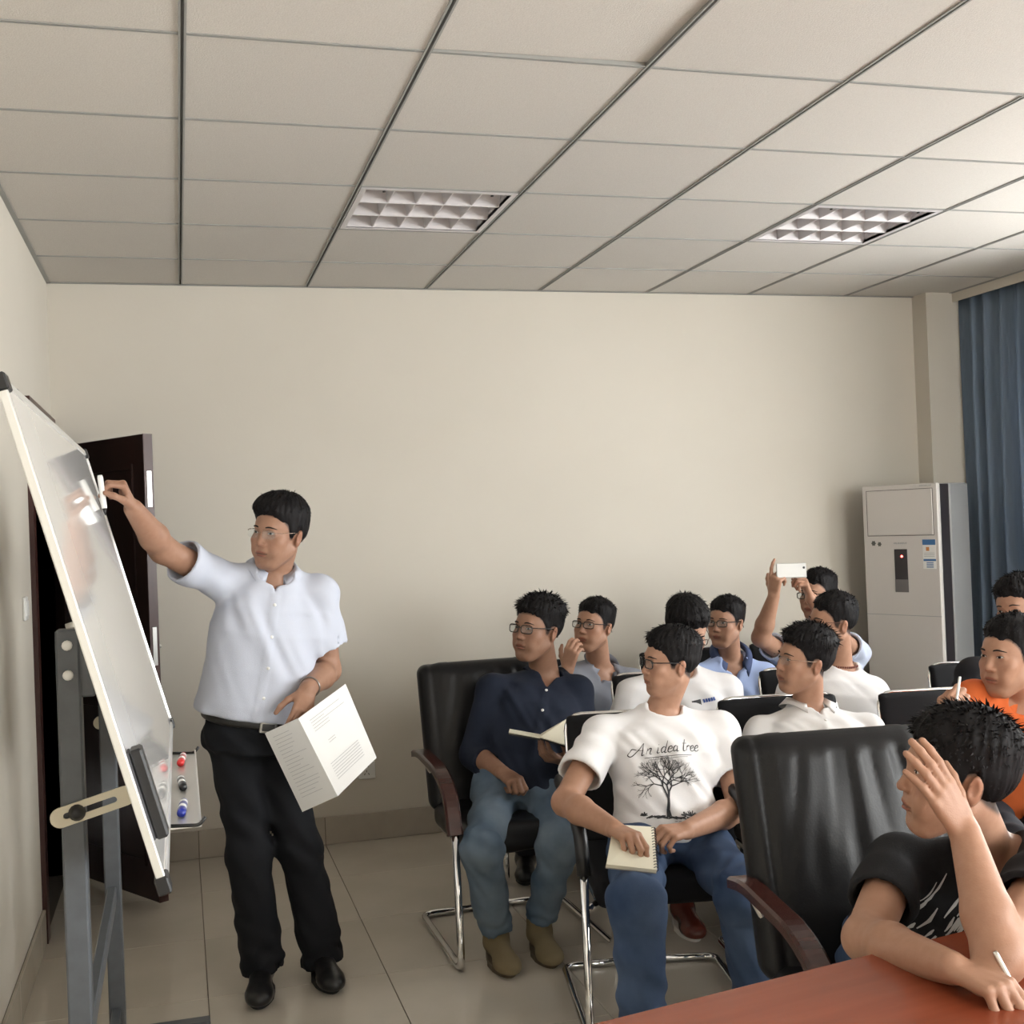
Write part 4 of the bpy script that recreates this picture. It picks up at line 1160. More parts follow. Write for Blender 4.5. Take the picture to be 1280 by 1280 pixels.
        if se <= 1:
            end = sh+u*Lu*se
            T.op(lambda P, sh=sh, end=end, sw=sw: d_sleeve(P, sh, end, r0, r1, end)+sw(P), np.minimum(sh, end)-.09, np.maximum(sh, end)+.09, k=.028)
            T.cone(end-u*.020, end+u*.05, r1-.017, r1-.010, k=.003, mode='s')
        else:
            fa = nrm(wr-el); end = el+(wr-el)*(se-1)
            T.cone(sh, el, r0, r1*.90, k=.028)
            T.op(lambda P, el=el, end=end, sw=sw: d_sleeve(P, el, end, r1*.90, r1*.84, end)+sw(P)*1.3, np.minimum(el, end)-.09, np.maximum(el, end)+.09, k=.02)
            T.cone(end-fa*.018, end+fa*.04, r1*.84-.016, r1*.84-.010, k=.003, mode='s')
    nk = neck-fr_s*.014; up_n = nrm(hc+R @ V(0, -.03, -.06)*s-neck+uax*.05); sc_ = sh_.get('scoop', 1.0)
    T.cone(nk+uax*.004, nk+up_n*.16, .058*s+.004, .058*s+.016, k=.004, mode='s')
    T.ell(neck+fr_s*.048+uax*.030, (.062*sc_, .050, .046*sc_), frame(fr_s, uax), k=.006, mode='s')
    if sh_.get('vee'):
        vd = sh_['vee']; Ln = np.linalg.norm(neck-hip)
        def vee(P):
            t, x, y = crd(P); z = (t-1)*Ln; return np.maximum(np.abs(x)*.86-(z+vd)*.42, np.maximum(-y, -(z+vd)*.9))
        T.op(vee, neck-.16, neck+.12, k=.004, mode='s')
    shirt = sdf_obj('shirt', T, sh_.get('h', .0065), sh_['mat'], root)
    if sh_.get('collar'):
        mb = MB(); nb = neck+uax*.046-fr_s*.016
        collar_mesh(mb, nb, nrm(uax+up_n*.6), fr_s, sh_.get('open', 20)); o = mb.build('collar', sh_.get('cmat', sh_['mat']), root, world=True, fix=False)
        m = o.modifiers.new('thick', 'SOLIDIFY'); m.thickness = .003; m.offset = 0
    if sh_.get('buttons'):
        bvh = BVHTree.FromObject(shirt, bpy.context.evaluated_depsgraph_get()); off = root_of(root); ax = neck-hip
        for t in sh_['buttons']:
            p = hip+ax*t+fr_s*.4-off; hit = bvh.ray_cast(Vector(p), Vector(-fr_s))
            if hit[0] is None: continue
            n = np.array(hit[1]); Rb = frame(np.cross(n, lat), n); 
            MB().lathe([(.0052, -.001), (.0058, .0008), (.005, .002)], 10, c=np.array(hit[0]), R=np.stack([nrm(np.cross(V(0, 0, 1), n)), np.cross(n, nrm(np.cross(V(0, 0, 1), n))), n], 1)).build('button', sh_.get('bmat', M_['white']), shirt)
    # --- trousers and shoes
    tr = q['trousers']; U = SDF(); seat = q.get('stand') is None
    tw = lambda P: .0040*np.sin(P[:, 0]*30+P[:, 1]*26+P[:, 2]*34+2.2*np.sin(P[:, 2]*19+P[:, 0]*11))+.0025*np.sin(P[:, 0]*71-P[:, 1]*55+P[:, 2]*48+2*np.sin(P[:, 1]*31))
    fn, lo, hi, _c = torso_fn(hip, neck, lat_h, lat, scaled_prof(q.get('w', 1.0)*tr.get('hw', 1.0), q.get('d', 1.0)*tr.get('hd', 1.0), q.get('belly', 0)*.6), .006, -.20 if seat else -.16, tr.get('top', .06)); U.op(fn, lo, hi, k=.03)
    def crease(P, kn, hem):
        L_ = hem-kn; t = ((P-kn) @ L_)/(L_ @ L_); return np.clip((.97-t)*14, 0, 1)*.0045*np.sin(t*34+P[:, 0]*22+1.5*np.sin(P[:, 0]*60))*(np.clip((t-.62)*4, 0, 1)+.6*np.clip(.25-np.abs(t-.05), 0, 1)*4)
    for a in 'RL':
        hp, kn, an = J['hip'+a], J['kn'+a], J['an'+a]; r = tr.get('r', (.092, .068, .058)); dn = nrm(an-kn); hem = kn+(an-kn)*tr.get('len', .96)
        U.cone(hp, kn, r[0], r[1], k=.035); U.cone(kn, kn+dn*.001, r[1]+.002, r[1]+.002, k=.02)
        U.op(lambda P, kn=kn, hem=hem: d_sleeve(P, kn, hem, r[1], r[2], hem)+crease(P, kn, hem), np.minimum(kn, hem)-.09, np.maximum(kn, hem)+.09, k=.03)
        U.cone(hem-dn*.020, hem+dn*.05, r[2]-.020, r[2]-.014, k=.003, mode='s')
    U.wave(tw)
    sdf_obj('trousers', U, tr.get('h', .0115), tr['mat'], root)
    so = q.get('shoes', {})
    for a in 'RL':
        toe = q.get('toe'+a, tuple(fac)); shoe(root, J['an'+a], toe, so.get('mat', M_['shoe']), so.get('sole', M_['sole']), so.get('len', .265), so.get('boot', False))
    return dict(root=root, hands=hands, J=J, R=R, hc=hc, s=s, shirt=shirt, fr=fr_s, crd=crd, body=body)

def cloth(name, c, c2=None, rough=.85, scale=8): return mat(name, c, rough, spec=.25, bump=(420, .15, 2), var=(scale, c2, (1, 1, 1)) if c2 else None, sheen=.0)
M_['shoe'] = mat('black_shoe_leather', (.012, .012, .013), .3); M_['sole'] = mat('black_rubber', (.02, .02, .02), .7)
TEE = cloth('white_cotton', (.80, .79, .80)); WSHIRT = cloth('white_shirt', (.76, .75, .75)); DENIM_D = cloth('dark_denim', (.028, .052, .110), (.075, .115, .205), scale=4.5)
DENIM_L = cloth('washed_denim', (.060, .105, .165), (.175, .225, .280), scale=4); BLACKT = cloth('black_trousers', (.010, .011, .014)); DARKT = cloth('dark_trousers', (.03, .032, .04))
G_BLACK = (mat('black_acetate', (.012, .010, .010), .25), .0019, .0255, .0155, False)
G_BROWN = (mat('brown_metal_rim', (.09, .035, .022), .3, .3), .0015, .0255, .0155, False)
G_WIRE = (mat('gold_wire', (.45, .33, .26), .25, .9), .0011, .0250, .0150, True)
REST = dict(pose='relaxed')
def lap(q, side, J=None): return q
PE = {}
PE['teacher'] = dict(label='man in a pale blue short-sleeved shirt standing and writing on the whiteboard', stand=True, h=.0038, w=1.04, d=1.08, belly=.030, arm=1.06, tone=.80, hair='swept',
    j=dict(hip=(0.224, 4.170, 0.887), neck=(0.309, 4.120, 1.382), shR=(0.123, 4.120, 1.392), shL=(0.467, 4.140, 1.324), elR=(-0.048, 3.970, 1.501), wrR=(-0.129, 3.800, 1.632), elL=(0.489, 4.180, 1.051), wrL=(0.395, 3.960, 1.021),
           hipR=(0.161, 4.180, 0.844), hipL=(0.296, 4.180, 0.832), knR=(0.195, 4.120, 0.463), knL=(0.363, 4.140, 0.459), anR=(0.220, 4.120, 0.106), anL=(0.426, 4.160, 0.097)), face=(-.05, -1, 0),
    head=dict(c=(0.329, 4.070, 1.535), s=.97, turn=-38, pitch=0, roll=8), glasses=G_WIRE,
    handR=dict(to=(-0.165, 3.760, 1.726), back=(.8, -.1, .8), pose='write'), handL=dict(to=(0.365, 3.900, 0.942), back=(.1, -1, .1), pose='hold'),
    shirt=dict(mat=cloth('pale_blue_cotton', (.53, .56, .65)), collar=True, placket=True, buttons=(.86, .66, .46, .26), bmat=M_['white'], vee=.030, sleeve=.66, r=(.060, .080), ease=.018, fold=.016, fz=1.6, hem=.085, seed=4, open=24),
    trousers=dict(mat=BLACKT, r=(.086, .070, .074), top=.10, len=1.13, hw=.86, hd=.95, h=.008), toeR=(-.12, -1), toeL=(.10, -1), shoes=dict(len=.275))
PE['navy'] = dict(label='seated man in a navy long-sleeved shirt and faded jeans holding a notebook', h=.0040, tone=.72, hair='spiky', glasses=G_BLACK, w=1.0, d=1.0,
    j=dict(hip=(1.212, 4.300, 0.552), neck=(1.372, 4.460, 0.926), shR=(1.147, 4.440, 0.901), shL=(1.483, 4.400, 0.875), elR=(1.055, 4.400, 0.669), wrR=(1.112, 4.210, 0.630), elL=(1.496, 4.360, 0.643), wrL=(1.338, 4.150, 0.664),
           hipR=(1.118, 4.300, 0.544), hipL=(1.293, 4.300, 0.535), knR=(0.965, 3.960, 0.426), knL=(1.251, 3.990, 0.403), anR=(1.032, 4.070, 0.091), anL=(1.201, 4.100, 0.093)), face=(-.1, -1, 0),
    head=dict(c=(1.335, 4.420, 1.120), s=1.0, turn=-42, pitch=7, roll=4),
    handR=dict(to=(1.144, 4.120, 0.607), back=(-.1, -.35, 1), pose='fist'), handL=dict(to=(1.253, 4.090, 0.692), back=(0, -.35, -1), pose='relaxed'),
    shirt=dict(mat=cloth('navy_cotton', (.012, .017, .033), (.016, .022, .040)), collar=True, placket=True, buttons=(.80, .60, .36), vee=.075, sleeve=1.42, r=(.058, .060), ease=.012, fold=.008, hem=-.10, seed=7, open=38),
    trousers=dict(mat=DENIM_L, r=(.086, .067, .058), len=.92, h=.008), shoes=dict(mat=mat('tan_suede', (.20, .155, .085), .85, bump=(200, .1, 2)), sole=mat('brown_rubber', (.10, .075, .045), .7), boot=True, len=.27), toeR=(0, -1), toeL=(-.05, -1))
PE['tree'] = dict(label='seated man in a white tree-print T-shirt writing in a small notepad', h=.0036, tone=.98, hair='medium', glasses=G_BLACK, w=1.02,
    j=dict(hip=(1.457, 3.500, 0.513), neck=(1.516, 3.640, 0.884), shR=(1.300, 3.630, 0.846), shL=(1.710, 3.610, 0.830), elR=(1.110, 3.450, 0.684), wrR=(1.167, 3.190, 0.659), elL=(1.693, 3.450, 0.607), wrL=(1.418, 3.250, 0.613),
           hipR=(1.359, 3.500, 0.517), hipL=(1.564, 3.500, 0.501), knR=(1.167, 3.030, 0.497), knL=(1.513, 3.090, 0.463), anR=(1.181, 3.050, 0.134), anL=(1.608, 3.200, 0.055)), face=(-.2, -1, 0),
    head=dict(c=(1.542, 3.610, 1.062), s=.89, turn=-66, pitch=3, roll=3),
    handR=dict(to=(1.201, 3.040, 0.651), back=(.1, -.5, 1), pose='pen'), handL=dict(to=(1.280, 3.180, 0.631), back=(-.1, -.5, 1), pose='pen'),
    shirt=dict(mat=TEE, sleeve=.62, r=(.058, .076), ease=.013, fold=.010, hem=-.05, seed=12),
    trousers=dict(mat=DENIM_D, r=(.088, .072, .066), h=.008))
PE['mouth'] = dict(label='man in a grey striped polo shirt holding a hand to his mouth', h=.0052, tone=.95, hair='crop', glasses=G_BLACK,
    j=dict(hip=(1.60, 5.14, .53), neck=(1.816, 5.060, 0.853), shR=(1.653, 5.060, 0.800), shL=(1.961, 5.040, 0.797), elR=(1.548, 4.920, 0.627), wrR=(1.594, 4.860, 0.898), elL=(2.000, 5.050, 0.531), wrL=(1.815, 4.850, 0.458)), face=(-.3, -1, 0), feet=-.25,
    head=dict(c=(1.776, 5.000, 1.066), s=.95, turn=-33, pitch=8, roll=4),
    handR=dict(to=(1.621, 4.850, 1.001), back=(-.5, -.6, .2), pose='hold'), handL=dict(dir=(-.3, -1, -.2), back=(0, -.2, 1)),
    shirt=dict(mat=cloth('grey_striped_cotton', (.36, .38, .43), (.20, .21, .25), scale=3), collar=True, vee=.035, ease=.018, sleeve=.66, fold=.005, seed=15, open=30, h=.008), trousers=dict(mat=DARKT))
PE['down'] = dict(label='man in a white T-shirt with a chest print looking down', h=.0052, tone=1.0, hair='medium', glasses=G_BROWN,
    j=dict(hip=(1.96, 4.42, .53), neck=(1.919, 4.400, 0.912), shR=(1.717, 4.420, 0.842), shL=(2.110, 4.380, 0.836), elR=(1.640, 4.400, 0.639), wrR=(1.693, 4.180, 0.590), elL=(2.140, 4.360, 0.617), wrL=(1.910, 4.150, 0.597)), face=(-.15, -1, 0), feet=-.12,
    head=dict(c=(1.898, 4.280, 1.099), s=.95, turn=22, pitch=-30, roll=2),
    handR=dict(dir=(.5, -.8, -.2), back=(0, -.2, 1)), handL=dict(dir=(-.5, -.8, -.2), back=(0, -.2, 1)),
    shirt=dict(mat=TEE, sleeve=.66, r=(.058, .074), ease=.016, fold=.008, seed=18, h=.008), trousers=dict(mat=DARKT), shoes=dict(mat=mat('red_brown_leather', (.13, .028, .018), .25), sole=mat('white_rubber', (.70, .68, .64), .6)))
PE['blue'] = dict(label='man with black glasses in a light blue button shirt against the wall', h=.0052, tone=.92, hair='crop', glasses=G_BLACK,
    j=dict(hip=(2.45, 5.15, .53), neck=(2.424, 4.970, 0.863), shR=(2.245, 4.970, 0.803), shL=(2.577, 4.950, 0.792), elR=(2.178, 4.950, 0.550), wrR=(2.182, 4.740, 0.479), elL=(2.589, 4.920, 0.519), wrL=(2.403, 4.720, 0.480)), face=(-.15, -1, 0),
    head=dict(c=(2.383, 4.920, 1.050), s=.91, turn=-30, pitch=2, roll=2),
    handR=dict(dir=(.5, -.8, -.2), back=(0, -.2, 1)), handL=dict(dir=(-.5, -.8, -.2), back=(0, -.2, 1)),
    shirt=dict(mat=cloth('light_blue_cotton', (.36, .45, .70)), collar=True, cmat=cloth('navy_collar', (.06, .08, .16)), placket=True, buttons=(.78, .62, .46), bmat=mat('navy_button', (.02, .03, .08), .4), vee=.05, sleeve=.7, fold=.007, seed=22, open=32, h=.008), trousers=dict(mat=DARKT))
PE['phone'] = dict(label='person holding up a white phone with both hands', h=.0052, tone=.95, hair='crop', glasses=G_BLACK,
    j=dict(hip=(3.03, 5.18, .53), neck=(3.017, 5.160, 0.904), shR=(2.827, 5.160, 0.831), shL=(3.182, 5.130, 0.841), elR=(2.584, 4.980, 0.966), wrR=(2.616, 4.900, 1.158), elL=(2.976, 4.930, 0.934), wrL=(2.808, 4.900, 1.140)), face=(-.25, -1, 0),
    head=dict(c=(2.962, 5.100, 1.137), s=.95, turn=-35, pitch=0, roll=0),
    handR=dict(to=(2.622, 4.880, 1.268), back=(-.8, -.35, .1), pose='phone'), handL=dict(to=(2.760, 4.880, 1.254), back=(.8, -.35, .1), pose='phone'),
    shirt=dict(mat=cloth('pale_blue_tee', (.55, .60, .74)), sleeve=.6, fold=.006, seed=25, h=.008), trousers=dict(mat=DARKT))
PE['neck'] = dict(label='man in a plain white T-shirt wearing a beaded necklace', h=.0044, tone=1.0, hair='crop', glasses=G_BROWN,
    j=dict(hip=(2.56, 4.28, .53), neck=(2.626, 4.360, 0.879), shR=(2.393, 4.360, 0.804), shL=(2.746, 4.320, 0.782), elR=(2.307, 4.340, 0.589), wrR=(2.316, 4.120, 0.534), elL=(2.783, 4.300, 0.554), wrL=(2.597, 4.120, 0.507)), face=(-.2, -1, 0),
    head=dict(c=(2.570, 4.320, 1.081), s=.95, turn=-60, pitch=1, roll=3),
    handR=dict(dir=(.5, -.8, -.2), back=(0, -.2, 1)), handL=dict(dir=(-.5, -.8, -.2), back=(0, -.2, 1)),
    shirt=dict(mat=TEE, sleeve=.64, r=(.058, .074), ease=.014, fold=.008, seed=28, h=.0075), trousers=dict(mat=DARKT))
PE['collar'] = dict(label='man in wire glasses and a white collared shirt seated beside the tree-print T-shirt', h=.0040, tone=.98, hair='spiky', glasses=G_WIRE,
    j=dict(hip=(2.06, 3.55, .53), neck=(2.110, 3.720, 0.840), shR=(1.918, 3.720, 0.778), shL=(2.308, 3.680, 0.762), elR=(1.838, 3.680, 0.595), wrR=(1.867, 3.460, 0.561), elL=(2.336, 3.640, 0.568), wrL=(2.130, 3.460, 0.533)), face=(-.15, -1, 0),
    head=dict(c=(2.085, 3.700, 1.021), s=.94, turn=-60, pitch=7, roll=5),
    handR=dict(dir=(.5, -.8, -.2), back=(0, -.2, 1)), handL=dict(dir=(-.5, -.8, -.2), back=(0, -.2, 1)),
    shirt=dict(mat=WSHIRT, collar=True, placket=True, vee=.045, sleeve=.66, fold=.007, seed=31, open=26, buttons=(.80, .62)), trousers=dict(mat=DARKT), shoes=dict(mat=mat('beige_canvas', (.45, .38, .27), .8)))
PE['orange'] = dict(label='person in an orange polo shirt holding a pen in raised hands', h=.0040, tone=.98, hair='crop',
    j=dict(hip=(2.62, 3.40, .53), neck=(2.566, 3.200, 0.914), shR=(2.398, 3.210, 0.930), shL=(2.702, 3.150, 0.894), elR=(2.247, 3.100, 0.760), wrR=(2.081, 2.930, 0.915), elL=(2.547, 3.050, 0.717), wrL=(2.289, 2.950, 0.878)), face=(-.25, -1, 0),
    head=dict(c=(2.492, 3.140, 1.062), s=1.0, turn=-42, pitch=2, roll=0),
    handR=dict(to=(2.103, 2.890, 0.982), back=(-.6, -.7, .2), pose='fist'), handL=dict(to=(2.115, 2.880, 0.956), back=(.2, -.7, .6), pose='fist'),
    shirt=dict(mat=cloth('orange_cotton', (.58, .125, .033)), collar=True, vee=.03, sleeve=.64, fold=.007, seed=34, open=30), trousers=dict(mat=DARKT))
PE['dark'] = dict(label='person in dark clothes seated in front of the blue curtain', h=.0052, tone=.9, hair='medium',
    j=dict(hip=(3.22, 4.0, .53), neck=(3.245, 4.000, 0.906), shR=(3.008, 4.020, 0.876), shL=(3.444, 3.940, 0.867), elR=(2.906, 3.980, 0.676), wrR=(2.879, 3.760, 0.624), elL=(3.454, 3.900, 0.642), wrL=(3.216, 3.760, 0.593)), face=(-.25, -1, 0),
    head=dict(c=(3.181, 3.950, 1.124), s=1.0, turn=-30, pitch=-4, roll=-6),
    handR=dict(dir=(.5, -.8, -.2), back=(0, -.2, 1)), handL=dict(dir=(-.5, -.8, -.2), back=(0, -.2, 1)),
    shirt=dict(mat=cloth('black_cotton', (.014, .014, .017)), sleeve=.7, fold=.007, seed=37, h=.009, r=(.066, .074)), trousers=dict(mat=DARKT))
PE['black'] = dict(label='man in a black T-shirt resting his forehead on one hand at the red table', h=.0034, tone=.92, hair='fuzzy',
    j=dict(hip=(1.60, 2.36, .53), neck=(1.558, 2.060, 0.802), shR=(1.393, 2.130, 0.812), shL=(1.620, 1.930, .860), elR=(1.214, 1.970, 0.738), wrR=(1.198, 1.688, 0.785), elL=(1.283, 1.678, 0.795), wrL=(1.320, 1.805, 0.964)), face=(-.25, -1, 0), feet=-.1,
    head=dict(c=(1.427, 1.970, 1.020), s=.98, turn=-74, pitch=8, roll=0),
    handR=dict(to=(1.231, 1.609, 0.775), back=(.05, -.25, 1), pose='pen'), handL=dict(to=(1.258, 1.824, 1.089), back=(.2, -1, .15), pose='brow'),
    shirt=dict(mat=cloth('black_jersey', (.012, .012, .014)), sleeve=.56, r=(.060, .070), ease=.012, fold=.006, seed=41, h=.006), trousers=dict(mat=DENIM_D))
#BUILD
PP = {k: person(v) for k, v in PE.items()}

# ------------------------------------------------------------------ things worn, printed and held
def slab(q, th, name, m, parent):
    """four corners given a thickness along their normal"""
    q = [V(*p) for p in q]; n = nrm(np.cross(q[1]-q[0], q[3]-q[0]))
    mb = MB(); mb.add(q+[p+n*th for p in q], [(0, 3, 2, 1), (4, 5, 6, 7), (0, 1, 5, 4), (1, 2, 6, 5), (2, 3, 7, 6), (3, 0, 4, 7)])
    return mb.build(name, m, parent, world=True), n
def quad_pt(q, u, v):
    a, b, c, d = [V(*p) for p in q]; return (a*(1-u)+b*u)*(1-v)+(d*(1-u)+c*u)*v
def lines_on(q, n, off, m, parent, name, rows, seed):
    rg = random.Random(seed); mb = MB(); hw = .0007
    for (v0, u0, u1) in rows:
        p0, p1 = quad_pt(q, u0, v0)+n*off, quad_pt(q, u1, v0)+n*off; w = nrm(np.cross(n, p1-p0))*hw
        mb.add([p0-w, p1-w, p1+w, p0+w], [(0, 1, 2, 3)])
    o = mb.build(name, m, parent, world=True, fix=False); o['kind'] = 'stuff'; return o
class Print:
    """flat shapes laid on the front of a shirt: u runs to the wearer's left, v up, in metres from a point on the chest"""
    def __init__(s, pp, t0, x0=0.0):
        s.pp = pp; J = pp['J']; s.ax = nrm(J['neck']-J['hip']); s.o = J['hip']+(J['neck']-J['hip'])*t0
        s.lat = nrm(J['shL']-J['shR']); s.lat = nrm(s.lat-s.ax*(s.lat @ s.ax)); s.fr = np.cross(s.lat, s.ax); s.x0 = x0
        s.off = root_of(pp['root']); s.bvh = BVHTree.FromObject(pp['shirt'], bpy.context.evaluated_depsgraph_get()); s.v = []; s.f = []
    def put(s, u, v):
        p = s.o+s.lat*(u+s.x0)+s.ax*v; h = s.bvh.ray_cast(Vector(p+s.fr*.35-s.off), Vector(-s.fr), .5)
        return None if h[0] is None else np.array(h[0])+s.fr*.0016
    def ribbon(s, pts, w, step=.006):
        pts = [np.array(p, float) for p in pts]; ws = w if isinstance(w, (list, tuple)) else [w]*len(pts); P = []; W = []
        for i in range(len(pts)-1):
            n = max(1, int(math.ceil(np.linalg.norm(pts[i+1]-pts[i])/step)))
            for k in range(n): P.append(pts[i]+(pts[i+1]-pts[i])*k/n); W.append(ws[i]+(ws[i+1]-ws[i])*k/n)
        P.append(pts[-1]); W.append(ws[-1]); rows = []
        for i, p in enumerate(P):
            d = P[min(i+1, len(P)-1)]-P[max(i-1, 0)]; d = d/(np.linalg.norm(d)+1e-9); nn = np.array([-d[1], d[0]])*W[i]/2
            a, b = s.put(*(p-nn)), s.put(*(p+nn))
            if a is None or b is None: rows.append(None); continue
            rows.append((len(s.v), len(s.v)+1)); s.v += [a, b]
        for i in range(len(rows)-1):
            if rows[i] and rows[i+1]: s.f.append((rows[i][0], rows[i+1][0], rows[i+1][1], rows[i][1]))
    def build(s, name, m):
        mb = MB(); mb.add([p for p in s.v], s.f); o = mb.build(name, m, s.pp['shirt'], fix=False); o['kind'] = 'stuff'; return o
# "An idea tree" in a sloping script, with a bare tree below it
GL = {'A': (1.75, [[(-.75, .55), (-.9, .1), (-.35, -.15), (.25, .55), (.95, 1.95)], [(.95, 1.95), (1.0, .9), (1.15, .05), (1.45, .15)], [(-.75, .55), (-.55, .95), (.1, .85)], [(.35, .75), (1.1, .75)]]),
      'n': (.95, [[(0, 0), (.05, .95)], [(.05, .55), (.35, .95), (.55, .85), (.55, .1), (.85, .1)]]),
      'i': (.50, [[(0, .95), (.02, .08), (.35, .10)], [(.02, 1.35), (.06, 1.45)]]),
      'd': (.95, [[(.60, .80), (.30, .98), (.02, .55), (.18, .02), (.58, .35)], [(.68, 2.0), (.58, .35), (.62, .02), (.90, .12)]]),
      'e': (.75, [[(.05, .45), (.50, .62), (.40, .98), (.08, .75), (.08, .15), (.40, 0), (.72, .25)]]),
      'a': (.95, [[(.60, .80), (.30, .98), (.02, .55), (.18, .02), (.58, .35)], [(.62, .95), (.58, .35), (.62, .02), (.90, .12)]]),
      't': (.70, [[(.30, 2.1), (.12, .5), (.20, .02), (.55, .15)], [(-.10, 1.35), (.60, 1.42)]]),
      'r': (.70, [[(0, 0), (.08, .95)], [(.06, .60), (.30, .98), (.58, .88)]]), ' ': (.60, [])}
pt = Print(PP['tree'], .64, -.030); sc_ = .0205; x = 0
txt = 'An idea tree'; total = sum(GL[c][0] for c in txt)*sc_
for c in txt:
    for st in GL[c][1]:
        P2 = [q[:2] for q in bez([(a, b, 0) for a, b in st], 5)] if len(st) > 2 else st
        pts = [(-total/2+x+(p[0]+.30*p[1])*sc_, p[1]*sc_+.020*(x/total-.5)) for p in P2]; n = len(pts)
        pt.ribbon(pts, [.0014+.0016*math.sin(math.pi*k/(n-1)) for k in range(n)], .004)
    x += GL[c][0]*sc_
pt.ribbon([(-.070, -.018), (.075, -.006)], .0016); pt.ribbon([(-.058, -.024), (.060, -.013)], .0010)
pt.build('lettering', M_['ink'])
tr_ = Print(PP['tree'], .15, -.034); rg = random.Random(8)
def branch(p, a, L, w, d):
    q = (p[0]+math.cos(a)*L, p[1]+math.sin(a)*L); m = ((p[0]+q[0])/2+rg.uniform(-.1, .1)*L, (p[1]+q[1])/2+rg.uniform(-.1, .1)*L)
    tr_.ribbon([p, m, q], [w, w*.85, w*.7], .012)
    if d == 0: return
    for k in range(3 if d > 2 else 2): branch(q, a+rg.uniform(-.75, .75)+(k-.8)*.35*(1 if d > 3 else .8), L*rg.uniform(.62, .82), w*.62, d-1)
for a0 in (1.25, 1.62, 1.95): branch((0, .052), a0, .043, .0072, 5)
tr_.ribbon([(.004, 0), (.0, .02), (0, .055)], [.015, .009, .0085])
for k in range(26): u = rg.uniform(-.085, .085); tr_.ribbon([(u-.008, rg.uniform(-.008, .001)), (u+.010, rg.uniform(-.008, .003))], .004)
for cx_, r_ in ((.075, .020), (-.070, .011), (.050, .012)):
    for k in range(22):
        a = rg.uniform(0, math.pi); rr = r_*rg.uniform(.3, 1); tr_.ribbon([(cx_, .002), (cx_+rr*math.cos(a), .004+rr*math.sin(a))], .0028)
for k in range(5): u = .02+k*.011; tr_.ribbon([(u, -.015), (u+.008, -.014)], .0012)
tr_.build('tree_print', M_['ink'])
# chest print of the man who looks down: a dark picture and a line of blue letters
pd = Print(PP['down'], .70, .030); pd.ribbon([(-.035, .0), (.005, .0)], .060); pd.build('picture_print', mat('print_black', (.03, .03, .035), .7))
pd = Print(PP['down'], .70, .030)
for k in range(5): pd.ribbon([(.014+k*.011, .020), (.022+k*.011, .022)], .014)
pd.build('lettering', mat('print_blue', (.05, .10, .32), .7))
# pale slashes on the black T-shirt
sl = Print(PP['black'], .30, 0); rg = random.Random(4)
for k in range(170):
    u, v = rg.uniform(-.14, .15), rg.uniform(-.06, .25); L = rg.uniform(.022, .06); sl.ribbon([(u, v), (u+L*.30, v+L*.55), (u+L*.45, v+L)], [.002, .0060, .002])
sl.build('slash_print', mat('print_grey', (.55, .55, .55), .7))
# breast pocket mark of the light blue shirt
bm_ = Print(PP['blue'], .62, .075); bm_.ribbon([(-.012, 0), (.0, .003), (.012, .0)], .004); bm_.build('pocket_mark', mat('navy_thread', (.03, .04, .10), .7))
# belt, buckle and bangle of the teacher
p = PP['teacher']; J = p['J']; prof = scaled_prof(1.04*.90, 1.08*.97, .018); S = SDF()
fn, lo, hi, _c = torso_fn(J['hip'], J['neck'], nrm(np.cross(V(0, 0, 1), nrm((-.05, -1, 0)))), nrm(J['shL']-J['shR']), prof, .021, .035, .100); S.op(fn, lo, hi)
bl = sdf_obj('belt', S, .006, mat('black_belt_leather', (.016, .015, .014), .35), p['root'])
bv = BVHTree.FromObject(bl, bpy.context.evaluated_depsgraph_get()); off = root_of(p['root']); fr = p['fr']; o = J['hip']+(J['neck']-J['hip'])*.067+nrm(J['shL']-J['shR'])*.030
hit = bv.ray_cast(Vector(o+fr*.4-off), Vector(-fr)); Rb = frame(nrm(-fr), nrm(J['neck']-J['hip'])); c = np.array(hit[0])+off
mb = MB(); mb.box((-.028, -.010, -.020), (.028, .002, .020), Rb, c, bev=.003); bk = mb.build('buckle', M_['steel'], p['root'], world=True)
MB().box((-.021, -.0125, -.012), (.021, -.009, .012), Rb, c, bev=.002).build('buckle_plate', mat('dark_steel', (.10, .10, .10), .3, .8), p['root'], world=True)
wr, el = J['wrL'], J['elL']; d = nrm(el-wr); a = nrm(np.cross(d, V(0, 0, 1))); b = np.cross(d, a); cc = wr+d*.022
MB().tube([cc+(a*math.cos(t)+b*math.sin(t))*.0335 for t in np.linspace(0, 2*math.pi, 24, endpoint=False)], .0032, n=6, closed=True).build('bangle', mat('bangle_metal', (.25, .22, .20), .3, .8), p['root'], world=True)
# necklace
p = PP['neck']; J = p['J']; fr = p['fr']; ua = nrm(J['neck']-J['hip']); la = nrm(J['shL']-J['shR']); mb = MB()
for k in range(46):
    t = 2*math.pi*k/46; c = J['neck']-fr*.008+ua*(.030-.026*math.cos(t))+la*math.sin(t)*.068+fr*math.cos(t)*.066
    R_ = np.eye(3); mb.lathe([(.0008, -.0042), (.0034, -.003), (.0044, 0), (.0034, .003), (.0008, .0042)], 8, c=c)
o = mb.build('necklace', mat('red_brown_beads', (.16, .045, .03), .35), p['root'], world=True); o['kind'] = 'stuff'

